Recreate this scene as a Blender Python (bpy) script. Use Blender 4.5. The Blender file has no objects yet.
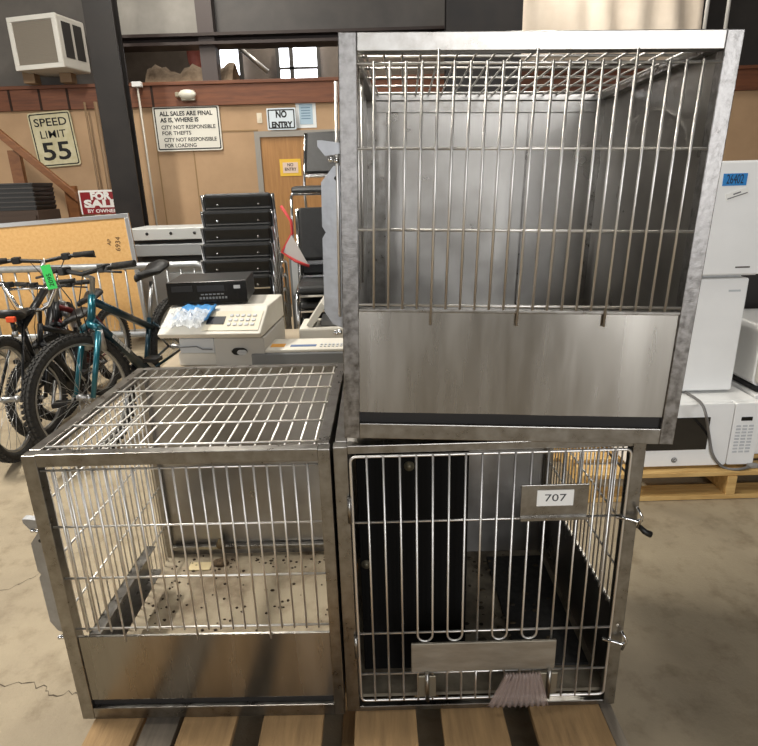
import bpy, bmesh, math, random
from mathutils import Vector, Matrix
random.seed(7)
C = bpy.context.scene.collection
PI = math.pi
sc = bpy.context.scene

# ------------------------------------------------------------------ camera
F = 578.9; PIT = math.radians(17.9157); ROL = math.radians(1.6397); CAMZ = 1.350
c_, s_ = math.cos(PIT), math.sin(PIT); cr, sr = math.cos(ROL), math.sin(ROL)
def ray(px, py):
    a = (px-379)/F; b = (373-py)/F
    X = a*cr+b*sr; u = -a*sr+b*cr
    return Vector((X, c_+u*s_, -s_+u*c_))
def at(px, py, Y):
    r = ray(px, py); return Vector((0, 0, CAMZ))+r*(Y/r.y)
def gz(px, py, z=0.0):
    r = ray(px, py); return Vector((0, 0, CAMZ))+r*((z-CAMZ)/r.z)
cam = bpy.data.cameras.new('camera'); co = bpy.data.objects.new('camera', cam); C.objects.link(co)
cam.sensor_fit = 'HORIZONTAL'; cam.sensor_width = 36; cam.lens = F*36/758; cam.clip_start = .02
eu = Vector((0, s_, c_)); ed = Vector((0, c_, -s_)); ex = Vector((1, 0, 0))
R_ = ex*cr-eu*sr; U_ = ex*sr+eu*cr
co.matrix_world = Matrix(((R_.x, U_.x, -ed.x, 0), (R_.y, U_.y, -ed.y, 0), (R_.z, U_.z, -ed.z, CAMZ), (0, 0, 0, 1)))
sc.camera = co

# --------------------------------------------------------------- materials
def lin(c):
    if isinstance(c, str): c = tuple(int(c[i:i+2], 16)/255 for i in (0, 2, 4))
    return tuple((x/12.92 if x <= .04045 else ((x+.055)/1.055)**2.4) for x in c)+(1,)
MC = {}
def mat(name, col, rough=.6, metal=0, col2=None, scale=8, stretch=(1, 1, 1), bump=0, bscale=None, rvar=0, detail=4,
        ramp=(.35, .65), alpha=1, spec=.5, emis=0, trans=0, coat=0):
    if name in MC: return MC[name]
    m = bpy.data.materials.new(name); m.use_nodes = True; nt = m.node_tree; b = nt.nodes['Principled BSDF']
    b.inputs['Base Color'].default_value = lin(col); b.inputs['Roughness'].default_value = rough
    b.inputs['Metallic'].default_value = metal; b.inputs['Specular IOR Level'].default_value = spec
    b.inputs['Alpha'].default_value = alpha; b.inputs['Transmission Weight'].default_value = trans
    b.inputs['Coat Weight'].default_value = coat
    if emis:
        b.inputs['Emission Color'].default_value = lin(col); b.inputs['Emission Strength'].default_value = emis
    if col2 or bump or rvar:
        tc = nt.nodes.new('ShaderNodeTexCoord'); mp = nt.nodes.new('ShaderNodeMapping')
        mp.inputs['Scale'].default_value = stretch
        nt.links.new(tc.outputs['Object'], mp.inputs['Vector'])
        n = nt.nodes.new('ShaderNodeTexNoise'); n.inputs['Scale'].default_value = scale; n.inputs['Detail'].default_value = detail
        n.inputs['Roughness'].default_value = .6
        nt.links.new(mp.outputs['Vector'], n.inputs['Vector'])
        if col2:
            r = nt.nodes.new('ShaderNodeValToRGB')
            r.color_ramp.elements[0].position = ramp[0]; r.color_ramp.elements[1].position = ramp[1]
            r.color_ramp.elements[0].color = lin(col); r.color_ramp.elements[1].color = lin(col2)
            nt.links.new(n.outputs['Fac'], r.inputs['Fac']); nt.links.new(r.outputs['Color'], b.inputs['Base Color'])
        if rvar:
            mr = nt.nodes.new('ShaderNodeMapRange'); mr.inputs['From Min'].default_value = .2; mr.inputs['From Max'].default_value = .8
            mr.inputs['To Min'].default_value = max(.02, rough-rvar); mr.inputs['To Max'].default_value = rough+rvar
            nt.links.new(n.outputs['Fac'], mr.inputs['Value']); nt.links.new(mr.outputs['Result'], b.inputs['Roughness'])
        if bump:
            n2 = n
            if bscale:
                n2 = nt.nodes.new('ShaderNodeTexNoise'); n2.inputs['Scale'].default_value = bscale; n2.inputs['Detail'].default_value = 2
                nt.links.new(mp.outputs['Vector'], n2.inputs['Vector'])
            bp = nt.nodes.new('ShaderNodeBump'); bp.inputs['Strength'].default_value = bump; bp.inputs['Distance'].default_value = .02
            nt.links.new(n2.outputs['Fac'], bp.inputs['Height']); nt.links.new(bp.outputs['Normal'], b.inputs['Normal'])
    MC[name] = m; return m

STEEL = mat('stainless steel sheet', '9f9b95', .33, 1, 'b4b1ac', 4, (1, 1, 1), bump=.10, bscale=5, rvar=.12)
STEELF = mat('stainless steel frame', '88847e', .30, 1, '9f9c97', 30, (1, 1, 1), bump=.02, bscale=40, rvar=.06)
def brushed(m, amt, rot=.25):
    nt = m.node_tree; b = nt.nodes['Principled BSDF']; t = nt.nodes.new('ShaderNodeTangent'); t.direction_type = 'RADIAL'; t.axis = 'Z'
    nt.links.new(t.outputs['Tangent'], b.inputs['Tangent']); b.inputs['Anisotropic'].default_value = amt; b.inputs['Anisotropic Rotation'].default_value = rot
brushed(STEEL, .7)
KICK = mat('brushed kick panel steel', '8d8982', .27, 1, '9d9992', 5, (3, 1, .4), rvar=.06)
brushed(KICK, .7)
WORN = mat('worn scuffed steel', '64615e', .36, 1, '989592', 60, (1, 1, 1), bump=.03, bscale=90, rvar=.12, detail=8, ramp=(.3, .6))
GALV = mat('galvanized plate steel', '9b9c9e', .45, .9, 'b0b1b3', 20, bump=.05, bscale=40, rvar=.1)
WIRE = mat('stainless wire', 'e2dfda', .42, 1)
DARKSLOT = mat('dark slot shade and plinth', '1d1a18', .7)  # near-black standing for shade inside the tray slots; also colours a plinth
TRAY = mat('dirty pale cage tray', 'a89b84', .75, 0, '6d5c47', 7, bump=.1, ramp=(.45, .68), detail=8)
BLACKP = mat('black plastic board', '0a0908', .85, spec=.15)
BLACK = mat('black plastic', '141414', .45)
MATBLACK = mat('black rubber', '1a1917', .8, 0, '2c2a27', 60, bump=.15)
VINYL = mat('black vinyl upholstery', '0f0f0f', .45, 0, '181818', 30, bump=.08)
CHROME = mat('chrome', 'd4d4d4', .15, 1)
DIRT = mat('dirt crumbs', '3a2d20', .95)
WOODP = mat('pallet wood', '8a6f4c', .8, 0, 'ad8c61', 9, (6, .6, 3), bump=.15, bscale=30, ramp=(.3, .7), detail=6)
WOODY = mat('yellow pallet wood', 'b28a4f', .75, 0, 'd8b676', 9, (.6, 6, 4), bump=.12, ramp=(.3, .7), detail=6)
WHITEP = mat('white enamel', 'f2f2f0', .3, 0, 'ececea', 4)
OFFWHITE = mat('beige office plastic', 'd6d2c8', .5, 0, 'cdc8bc', 5)
GREYP = mat('pale grey plastic', 'bfc2c4', .5)
MIDGREY = mat('mid grey plastic', '77797a', .5)
LABELW = mat('white paper label', 'ecebe6', .7)
INK = mat('black ink', '131313', .7)
TEAL = mat('teal metallic paint', '0f5a68', .28, .45, coat=.5)
NAVY = mat('dark teal paint', '0b2c38', .3, .35, coat=.5)
REDP = mat('dark red paint', '5a1512', .4, .2)
DKBIKE = mat('black bike paint', '17181a', .35, .3)
SILVER = mat('silver alloy', 'a7a7a6', .35, .9)
WHITEPT = mat('white paint', 'dcdcd8', .4)
ORANGE = mat('orange reflector', 'e0502a', .35)
GREENTAG = mat('green paper tag', '3fd465', .6)
GREYPIPE = mat('galvanized pipe', '9ea1a3', .42, .7, 'b2b5b6', 25)
ALU = mat('aluminium trim', 'bfc0c2', .35, .8)
CORK = mat('tan cork', 'c99d62', .9, 0, 'd3aa70', 40, bump=.05)

# ----------------------------------------------------------------- helpers
class MB:
    def __init__(s): s.v = []; s.f = []; s.sm = []
    def add(s, vs, fs, smooth=False):
        o = len(s.v); s.v += [tuple(v) for v in vs]; s.f += [tuple(i+o for i in f) for f in fs]; s.sm += [smooth]*len(fs); return s
    def box(s, a, b, M=None):
        x0, y0, z0 = a; x1, y1, z1 = b
        vs = [Vector(p) for p in ((x0,y0,z0),(x1,y0,z0),(x1,y1,z0),(x0,y1,z0),(x0,y0,z1),(x1,y0,z1),(x1,y1,z1),(x0,y1,z1))]
        if M: vs = [M @ v for v in vs]
        return s.add(vs, [(0,3,2,1),(4,5,6,7),(0,1,5,4),(1,2,6,5),(2,3,7,6),(3,0,4,7)])
    def prism(s, poly, axis, a, b):
        """poly of 2D points extruded along axis ('x','y','z') from a to b"""
        def P(p, t):
            return {'x': (t, p[0], p[1]), 'y': (p[0], t, p[1]), 'z': (p[0], p[1], t)}[axis]
        n = len(poly); vs = [P(p, a) for p in poly]+[P(p, b) for p in poly]
        fs = [tuple(range(n)), tuple(range(2*n-1, n-1, -1))]+[(i, i+n, (i+1) % n+n, (i+1) % n) for i in range(n)]
        return s.add(vs, fs)
    def tube(s, pts, r, n=8, closed=False, r2=None):
        pts = [Vector(p) for p in pts]; m = len(pts); up = None; vs = []; fs = []
        for i, p in enumerate(pts):
            if closed: t = (pts[(i+1) % m]-pts[i-1]).normalized()
            else: t = (pts[min(i+1, m-1)]-pts[max(i-1, 0)]).normalized()
            if up is None:
                up = Vector((0, 0, 1)) if abs(t.z) < .9 else Vector((1, 0, 0))
            a = t.cross(up)
            if a.length < 1e-5: a = t.cross(Vector((0, 1, .3)))
            a.normalize(); b = a.cross(t).normalized(); up = b
            rr = r if r2 is None else r+(r2-r)*i/max(1, m-1)
            for k in range(n):
                an = 2*PI*k/n; vs.append(p+a*(rr*math.cos(an))+b*(rr*math.sin(an)))
        lim = m if closed else m-1
        for i in range(lim):
            for k in range(n):
                j = (i+1) % m; fs.append((i*n+k, i*n+(k+1) % n, j*n+(k+1) % n, j*n+k))
        s.add(vs, fs, True)
        if not closed:
            o = len(s.v)-len(vs)
            s.f += [tuple(o+k for k in range(n))[::-1], tuple(o+(m-1)*n+k for k in range(n))]; s.sm += [False, False]
        return s
    def lathe(s, prof, n=24, M=None):
        """prof: list of (r,z) around z axis"""
        vs = []; fs = []; m = len(prof)
        for r, z in prof:
            for k in range(n):
                an = 2*PI*k/n; v = Vector((r*math.cos(an), r*math.sin(an), z)); vs.append(M @ v if M else v)
        for i in range(m-1):
            for k in range(n): fs.append((i*n+k, i*n+(k+1) % n, (i+1)*n+(k+1) % n, (i+1)*n+k))
        fs.append(tuple(range(n))[::-1]); fs.append(tuple((m-1)*n+k for k in range(n)))
        return s.add(vs, fs, True)
    def ball(s, c, r, n=10, sc_=(1, 1, 1)):
        c = Vector(c); prof = [(max(1e-4, math.sin(PI*i/8))*r, -math.cos(PI*i/8)*r) for i in range(9)]
        return s.lathe(prof, n, Matrix.Translation(c) @ Matrix.Diagonal((*sc_, 1)))
    def build(s, name, m, parent=None, bev=0, xf=None):
        me = bpy.data.meshes.new(name)
        vs = [xf(Vector(v)) for v in s.v] if xf else s.v
        me.from_pydata([tuple(v) for v in vs], [], s.f)
        me.polygons.foreach_set('use_smooth', s.sm)
        bm = bmesh.new(); bm.from_mesh(me); bmesh.ops.recalc_face_normals(bm, faces=bm.faces); bm.to_mesh(me); bm.free()
        me.materials.append(m); me.update()
        o = bpy.data.objects.new(name, me); C.objects.link(o)
        if parent: o.parent = parent
        if bev:
            b = o.modifiers.new('bevel', 'BEVEL'); b.width = bev; b.segments = 2; b.limit_method = 'ANGLE'; b.angle_limit = .7
        return o
def thing(name, label, cat, loc=(0, 0, 0), rotz=0, group=None):
    o = bpy.data.objects.new(name, None); C.objects.link(o); o.empty_display_size = .05
    o.location = loc; o.rotation_euler = (0, 0, rotz); o['label'] = label; o['category'] = cat
    if group: o['group'] = group
    return o
def tag(o, label, cat, group=None):
    o['label'] = label; o['category'] = cat
    if group: o['group'] = group
    return o
def struct(o): o['kind'] = 'structure'; return o
def box(name, a, b, m, parent=None, bev=0): return MB().box(a, b).build(name, m, parent, bev)
def rrect(x0, z0, x1, z1, r, n=5):
    pts = []
    for cx, cz, a0 in ((x1-r, z0+r, -90), (x1-r, z1-r, 0), (x0+r, z1-r, 90), (x0+r, z0+r, 180)):
        for i in range(n+1):
            a = math.radians(a0+90*i/n); pts.append((cx+r*math.cos(a), cz+r*math.sin(a)))
    return pts
def text(name, body, m, parent, loc, size, rot=(PI/2, 0, 0), off=0, ext=.0006, width=None, align='CENTER', space=1):
    cu = bpy.data.curves.new(name, 'FONT'); cu.body = body; cu.size = size; cu.align_x = align; cu.align_y = 'CENTER'
    cu.extrude = ext; cu.offset = off; cu.space_line = space; cu.resolution_u = 3
    t = bpy.data.objects.new(name, cu); C.objects.link(t)
    bpy.context.view_layer.update()
    dg = bpy.context.evaluated_depsgraph_get(); me = bpy.data.meshes.new_from_object(t.evaluated_get(dg))
    bpy.data.objects.remove(t); me.materials.clear(); me.materials.append(m); me.name = name
    if width:
        xs = [v.co.x for v in me.vertices]; k = width/(max(xs)-min(xs))
        for v in me.vertices: v.co.x *= k
    o = bpy.data.objects.new(name, me); C.objects.link(o); o.location = loc; o.rotation_euler = rot
    if parent: o.parent = parent
    return o
def dup_part(o, parent, loc=None):
    c = o.copy(); C.objects.link(c); c.parent = parent
    if loc is not None: c.location = loc
    return c
def copy_tree(o, parent=None):
    c = o.copy(); C.objects.link(c); c.parent = parent
    for ch in [x for x in bpy.data.objects if x.parent == o]: copy_tree(ch, c)
    return c

# ------------------------------------------------------------- the setting
def floor_mat():
    m = bpy.data.materials.new('stained concrete'); m.use_nodes = True; nt = m.node_tree; b = nt.nodes['Principled BSDF']
    tc = nt.nodes.new('ShaderNodeTexCoord')
    def noise(sc, det, x=0):
        n = nt.nodes.new('ShaderNodeTexNoise'); n.inputs['Scale'].default_value = sc; n.inputs['Detail'].default_value = det
        n.inputs['Roughness'].default_value = .65
        nt.links.new(tc.outputs['Object'], n.inputs['Vector']); return n
    a = noise(1.3, 8); r = nt.nodes.new('ShaderNodeValToRGB')
    r.color_ramp.elements[0].position = .32; r.color_ramp.elements[1].position = .7
    r.color_ramp.elements[0].color = lin('8a7d68'); r.color_ramp.elements[1].color = lin('aa9c82')
    nt.links.new(a.outputs['Fac'], r.inputs['Fac'])
    d = noise(9, 9); r2 = nt.nodes.new('ShaderNodeValToRGB'); r2.color_ramp.elements[0].position = .28; r2.color_ramp.elements[1].position = .5
    r2.color_ramp.elements[0].color = (.55, .5, .43, 1); r2.color_ramp.elements[1].color = (1, 1, 1, 1)
    nt.links.new(d.outputs['Fac'], r2.inputs['Fac'])
    mx = nt.nodes.new('ShaderNodeMixRGB'); mx.blend_type = 'MULTIPLY'; mx.inputs['Fac'].default_value = .8
    nt.links.new(r.outputs['Color'], mx.inputs['Color1']); nt.links.new(r2.outputs['Color'], mx.inputs['Color2'])
    nt.links.new(mx.outputs['Color'], b.inputs['Base Color'])
    b.inputs['Roughness'].default_value = .7
    g = noise(90, 5); bp = nt.nodes.new('ShaderNodeBump'); bp.inputs['Strength'].default_value = .25; bp.inputs['Distance'].default_value = .01
    nt.links.new(g.outputs['Fac'], bp.inputs['Height']); nt.links.new(bp.outputs['Normal'], b.inputs['Normal'])
    return m
fl = struct(box('floor', (-7, -5, -.1), (7, 10, 0), floor_mat()))
CRK = mat('dark floor crack', '4a4034', .95)  # flat dark strips drawn along the floor cracks
def crack(pts, w):
    m = MB(); P = [gz(*p) for p in pts]; Q = []
    for i in range(len(P)-1):
        for k in range(5):
            t = k/5; q = P[i].lerp(P[i+1], t); q += Vector((random.uniform(-.008, .008), random.uniform(-.012, .012), 0)); Q.append(q)
    Q.append(P[-1]); L = []
    for i, q in enumerate(Q):
        ww = w*random.uniform(.4, 1.2); L += [(q.x, q.y-ww, .0006), (q.x, q.y+ww, .0006)]
    m.add(L, [(2*i, 2*i+2, 2*i+3, 2*i+1) for i in range(len(Q)-1)])
    return m.build('floor_crack', CRK, fl)
crack([(-20, 596), (12, 588), (36, 576)], .0022)
crack([(36, 576), (60, 560), (88, 548), (120, 530), (150, 506)], .0014)
crack([(-20, 688), (20, 682), (34, 684), (50, 692), (66, 694), (84, 690)], .002)

YW = 7.0
TAN = mat('tan wall panel', 'a88a6a', .8, 0, 'b39473', 3, bump=.03, detail=6)
TRIMW = mat('red brown trim board', '5c3420', .6, 0, '74452a', 6, (.5, 2, 6), detail=6)
GREYW = mat('grey painted panel', '6a6865', .7, 0, '74716d', 2)
DARKW = mat('dark steel cladding', '2c2927', .6, .2, '35312e', 3)
BLKSTEEL = mat('dark painted steel', '171311', .5, .2, '201b18', 6, rvar=.1)
ztrim0 = at(0, 112, YW).z; ztrim1 = at(0, 91, YW).z
wb = struct(box('wall_back', (-7, YW, 0), (7, YW+.12, ztrim1), TAN))
tr = struct(MB().build('trim_1', TRIMW))
bpy.data.objects.remove(tr)
m = MB(); m.box((-7, YW-.04, ztrim0), (7, YW, ztrim1-.0)); m.box((-7, YW-.06, ztrim1), (7, YW+.14, ztrim1+.035))
tr = struct(m.build('trim_1', TRIMW, None, .004))
seams = MB()
for px in (12, 42, 70, 154): seams.box((at(px, 100, YW).x-.012, YW-.045, ztrim0), (at(px, 100, YW).x+.012, YW-.04, ztrim1))
seams.build('board_seam', mat('dark seam', '2b1a10', .9), tr)
sm = MB()
for px in (133, 160, 196):
    x = at(px, 170, YW).x; sm.box((x-.006, YW-.006, 0), (x+.006, YW, ztrim0))
z = at(200, 132, YW).z; sm.box((at(160, 132, YW).x, YW-.005, z-.008), (at(258, 132, YW).x, YW, z+.008))
sm.build('panel_seam', mat('panel batten', '8d7350', .8), wb)
# walls beyond / sides / ceiling
wl = MB()
wl.box((-6.1, -5, 0), (-6, .2, 4.8)); wl.box((-6.1, 4.6, 0), (-6, 10, 4.8)); wl.box((-6.1, .2, 3.4), (-6, 4.6, 4.8))
struct(wl.build('wall_left', GREYW)); struct(box('wall_right', (6, -5, 0), (6.1, 10, 4.8), GREYW))
struct(box('ceiling', (-6, -5, 4.8), (6, 10, 4.9), DARKW))
struct(box('wall_rear', (-7, 9.6, 0), (7, 9.7, 4.8), mat('dim rear wall', '6a5f55', .8, 0, '564d45', 3)))
# upper structure above the partition
xL = at(86, 50, YW).x
struct(box('wall_upper', (-7, YW+.14, ztrim1+.035), (xL+.3, YW+.2, 4.8), mat('dark grey board', '57534f', .8, 0, '625d58', 3)))  # plain darker grey board above the trim
zb0 = at(270, 42, YW).z; zb1 = at(270, 30, YW).z
bmx0 = at(105, 40, YW).x; bmx1 = at(452, 40, YW).x
m = MB(); m.box((bmx0, YW+.02, zb0), (bmx1, YW+.30, zb0+.03)); m.box((bmx0, YW+.02, zb1-.03), (bmx1, YW+.30, zb1)); m.box((bmx0, YW+.14, zb0+.03), (bmx1, YW+.18, zb1-.03))
struct(m.build('trim_2', mat('dark steel beam', '2a201d', .5, .3, '332824', 4)))
pn = MB(); xs = [at(p, 10, YW+.2).x for p in (110, 145, 198, 214, 328, 350, 452)]
struct(box('wall_gable', (xs[0], YW+.2, zb1), (xs[2], YW+.24, 4.8), mat('light grey panel', '8a867f', .7, 0, '7d7972', 4)))
struct(box('wall_cladding', (xs[3]-.02, YW+.22, zb1), (xs[6], YW+.26, 4.8), mat('charcoal corrugated', '403d3b', .6, .1, '4a4643', 4)))
struct(box('trim_3', (xs[2], YW+.08, ztrim1), (xs[3], YW+.22, 4.8), mat('purlin paint', '4a4240', .6, .2)))
# side columns
def ibeam(name, px, py, w, Y, label):
    x = at(px, py, Y).x
    m = MB(); m.box((x-w/2, Y, 0), (x+w/2, Y+.02, 4.79)); m.box((x-w/2, Y+.12, 0), (x+w/2, Y+.14, 4.79)); m.box((x-.008, Y+.02, 0), (x+.008, Y+.12, 4.79))
    o = struct(m.build(name, BLKSTEEL)); return o
ibeam('trim_4', 113, 110, .27, 6.1, '')
ibeam('trim_5', 484, 40, .72, 6.2, '')
# conduit running down the wall
o = thing('conduit_pipe', 'thin pale conduit running down tan wall right of the dark column', 'pipe', (at(137, 84, YW-.08).x, YW-.08, 0))
h = at(137, 84, YW-.08).z
MB().tube([(0, 0, 0), (0, 0, h)], .012).build('tube', mat('pale conduit', 'b9b2a6', .5, .3), o)
box('junction_cap', (-.05, -.03, h-.03), (.05, .03, h+.02), WHITEP, o, .004)
o2 = thing('conduit_pipe', 'brown cable conduit down tan wall left of the dark column', 'pipe', (at(95, 100, YW-.09).x, YW-.09, 0))
MB().tube([(0, 0, 0), (0, 0, 2.3)], .022).build('tube', mat('brown conduit', '7a6248', .6), o2)
MB().tube([(-.12, 0, 0), (-.12, 0, 2.3)], .012).build('tube', mat('brown conduit'), o2) if False else MB().tube([(-.12, 0, 0), (-.12, 0, 2.3)], .012).build('cable', MC['brown conduit'], o2)

# windows beyond
def window(n, px0, py0, px1, py1, Y, mull):
    a = at(px0, py1, Y); b = at(px1, py0, Y)
    f = MB(); t = .05
    f.box((a.x-t, Y-.03, a.z-t), (a.x, Y+.03, b.z+t)); f.box((b.x, Y-.03, a.z-t), (b.x+t, Y+.03, b.z+t))
    f.box((a.x, Y-.03, b.z), (b.x, Y+.03, b.z+t)); f.box((a.x, Y-.03, a.z-t), (b.x, Y+.03, a.z))
    if mull: mx = (a.x*.68+b.x*.32); f.box((mx-.03, Y-.03, a.z), (mx+.03, Y+.03, b.z)); f.box((a.x, Y-.03, a.z+.12), (b.x, Y+.03, a.z+.15))
    o = struct(f.build('window_%d' % n, mat('window frame', '3c3936', .6)))
    box('pane', (a.x, Y+.005, a.z), (b.x, Y+.012, b.z), mat('bright daylight pane', 'f4f7ff', .3, emis=4.0), o)
window(1, 281, 44, 316, 79, 9.45, True)
window(2, 222, 48, 238, 76, 9.45, False)
struct(box('ceiling_roof_slope', (at(240, 60, 9.3).x-.3, 9.3, 2.5), (at(240, 60, 9.3).x-.28, 9.31, 2.6), DARKW))
bpy.data.objects.remove(bpy.data.objects['ceiling_roof_slope'])
p0 = at(236, 45, 8.8); p1 = at(268, 72, 8.8)
o = tag(MB().tube([p0, p1], .03).build('brace_rod', mat('bright conduit', 'bdbab4', .4, .5)), 'slanting pale brace rod in the dark space above the partition', 'rod')
p0 = at(150, 70, 7.5); p1 = at(236, 72, 7.5)
# insulation bats on top of partition
INSUL = mat('old insulation', '7d6a55', .95, 0, '9c8770', 12, bump=.6)
m = MB(); nx = 22
vs = []; fs = []
for i in range(nx):
    for k in range(7):
        t = k/6; x = p0.x+(p1.x-p0.x)*i/(nx-1); hh = .26*(.7+.18*math.sin(i*.7)+.2*random.random())*math.sin(PI*t)**.6
        vs.append((x, 7.25+.5*t, ztrim1+.04+max(0, hh)+.0))
fs = [(i*7+k, (i+1)*7+k, (i+1)*7+k+1, i*7+k+1) for i in range(nx-1) for k in range(6)]
base = [tuple(i*7 for i in range(nx))]
tag(m.add(vs, fs, True).build('insulation_batt', INSUL), 'crumpled brown insulation lying on top of the partition wall', 'insulation')
o = tag(MB().ball(at(196, 54, 7.7), .11, 12, (1, .8, 1.9)).build('plastic_bundle', mat('pink wrap', 'a05a52', .6, 0, 'b46c62', 10, bump=.4)), 'pinkish wrapped bundle beside the post above the partition', 'bundle')

# ------------------------------------------------------- things on the wall
def sheet(px0, py0, px1, py1, Y):
    a = at((px0+px1)/2, (py0+py1)/2, Y); w = at(px1, (py0+py1)/2, Y).x-at(px0, (py0+py1)/2, Y).x
    h = at((px0+px1)/2, py0, Y).z-at((px0+px1)/2, py1, Y).z
    return a, w, h
def sign(name, label, cat, px, Y, face, border, rot=0, r=.03):
    a, w, h = sheet(*px, Y)
    o = thing(name, label, cat, (a.x, Y, a.z)); o.rotation_euler = (0, rot, 0)
    MB().prism(rrect(-w/2, -h/2, w/2, h/2, r), 'y', -.006, 0).build('plate', face, o)
    if border:
        A = rrect(-w/2+.014, -h/2+.014, w/2-.014, h/2-.014, r*.7); B = rrect(-w/2+.026, -h/2+.026, w/2-.026, h/2-.026, r*.5)
        n = len(A); MB().add([(p[0], -.008, p[1]) for p in A+B], [(i, (i+1) % n, n+(i+1) % n, n+i) for i in range(n)]).build('border', border, o)
    return o, w, h
o, w, h = sign('speed_limit_sign', 'weathered rectangular speed limit 55 sign on the tan wall', 'sign', (33, 112, 76, 167), YW-.02, mat('cream sign face', 'cfc8a8', .6, 0, 'bdb48f', 9), INK, .0)
o.rotation_euler = (0, math.radians(-3), 0)
text('lettering', 'SPEED', INK, o, (0, -.007, h*.31), h*.2, off=.0015, width=w*.76)
text('lettering', 'LIMIT', INK, o, (0, -.007, h*.09), h*.2, off=.0004, width=w*.6)
text('lettering', '55', INK, o, (0, -.007, -h*.23), h*.46, off=.004, width=w*.66)
o, w, h = sign('sale_terms_sign', 'white all sales are final notice sign on the tan wall', 'sign', (155, 106, 221, 151), YW-.02, mat('white sign face', 'dad7cc', .5), INK, 0, .02)
for k, t in enumerate(('ALL SALES ARE FINAL', 'AS IS, WHERE IS')): text('lettering', t, INK, o, (-w*.40, -.007, h*(.33-.14*k)), h*.135, off=.002, align='LEFT', width=w*(.8, .58)[k])
for k, t in enumerate(('CITY NOT RESPONSIBLE', 'FOR THEFTS')): text('lettering', t, INK, o, (-w*.40, -.007, h*(.03-.13*k)), h*.12, off=.001, align='LEFT', width=w*(.82, .44)[k])
for k, t in enumerate(('CITY NOT RESPONSIBLE', 'FOR LOADING')): text('lettering', t, INK, o, (-w*.38, -.007, h*(-.25-.13*k)), h*.12, off=.001, align='LEFT', width=w*(.8, .48)[k])
o, w, h = sign('no_entry_sign', 'pale blue white no entry sign above the wooden door', 'sign', (267, 108, 296, 130), YW-.061, mat('pale blue sign face', 'c9d3da', .5), INK, 0, .012)
text('lettering', 'NO', INK, o, (0, -.007, h*.2), h*.42, off=.004, width=w*.38)
text('lettering', 'ENTRY', INK, o, (0, -.007, -h*.27), h*.36, off=.004, width=w*.72)
o, w, h = sign('paper_notice', 'white framed notice with blue printed sheet right of no entry sign', 'notice', (296, 98, 316, 128), YW-.0, mat('notice border', 'd9dcdc', .6), None, 0, .004)
box('printed_sheet', (-w*.33, -.009, -h*.38), (w*.33, -.006, h*.3), mat('blue notice print', '9fb6c6', .6), o)
for k in range(5): box('text_line', (-w*.24, -.0105, h*(.16-.09*k)), (w*.22, -.009, h*(.185-.09*k)), mat('faded blue ink', '54748a', .7), o)
o, w, h = sign('light_switch', 'cream light switch plate left of the no entry sign', 'switch', (257, 113, 262, 123), YW, mat('cream plastic', 'd8cdb8', .5), None, 0, .004)
box('rocker', (-w*.2, -.014, -h*.2), (w*.2, -.006, h*.2), MC['cream plastic'], o)
a, w, h = sheet(178, 90, 199, 100, YW-.04)
o = thing('emergency_light', 'small oval white lamp fixture on the brown trim board', 'lamp', (a.x, YW-.04, a.z))
MB().ball((0, -.05, 0), h/2, 14, (w/h*.85, .9, 1)).build('lens', mat('frosted white lens', 'd6d2c4', .3), o)
MB().box((-w*.32, -.05, -h*.6), (w*.32, 0, h*.45)).build('housing', mat('grey housing', 'a09a8c', .5), o, .006)
box('side_lamp', (-w*.56, -.07, -h*.25), (-w*.36, 0, h*.25), mat('dim lamp head', '8f8672', .4), o, .01)
# FOR SALE sign on a stake behind the corkboard
o, w, h = sign('for_sale_sign', 'dark red for sale by owner sign with white border', 'sign', (80, 190, 121, 214), 6.55, LABELW, None, 0, .004)
box('red_field', (-w*.46, -.009, -h*.5), (w*.46, -.006, h*.42), mat('dark red print', '8a1c22', .5), o)
text('lettering', 'FOR', LABELW, o, (w*.02, -.010, h*.24), h*.4, off=.006, width=w*.5)
text('lettering', 'SALE', LABELW, o, (w*.02, -.010, -h*.08), h*.42, off=.006, width=w*.84)
text('lettering', 'BY OWNER', LABELW, o, (w*.02, -.010, -h*.38), h*.2, off=.001, width=w*.72)
zz = o.location.z
box('stake', (-.02, .0, -zz), (.02, .02, 0), mat('stake wood', '8a6c48', .8), o)

# door
xd0 = at(255, 135, YW).x; xd1 = xd0+1.02; zd = at(290, 131, YW).z
dr = MB(); t = .06
dr.box((xd0, YW-.06, 0), (xd0+t, YW, zd)); dr.box((xd1-t, YW-.06, 0), (xd1, YW, zd)); dr.box((xd0+t, YW-.06, zd-t), (xd1-t, YW, zd))
do = struct(dr.build('door_1', mat('grey door frame', '8f8a82', .5)))
box('door_leaf', (xd0+t, YW-.035, .01), (xd1-t, YW-.002, zd-t), mat('oak veneer', '9a6f3f', .5, 0, 'ab7d4a', 5, (8, 1, .6), detail=5), do)
a, w, h = sheet(280, 159, 301, 176, YW-.04)
o = thing('door_notice', 'yellow bordered notice taped to the wooden door', 'notice', (a.x, YW-.037, a.z))
box('yellow_sheet', (-w/2, -.004, -h/2), (w/2, 0, h/2), mat('yellow card', 'e0b63c', .6), o)
box('white_panel', (-w*.36, -.006, -h*.32), (w*.36, -.004, h*.3), mat('pale pink card', 'd9c2b2', .6), o)
text('lettering', 'NO\nENTRY', INK, o, (0, -.007, h*.02), h*.26, off=.001, width=w*.55)

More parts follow.
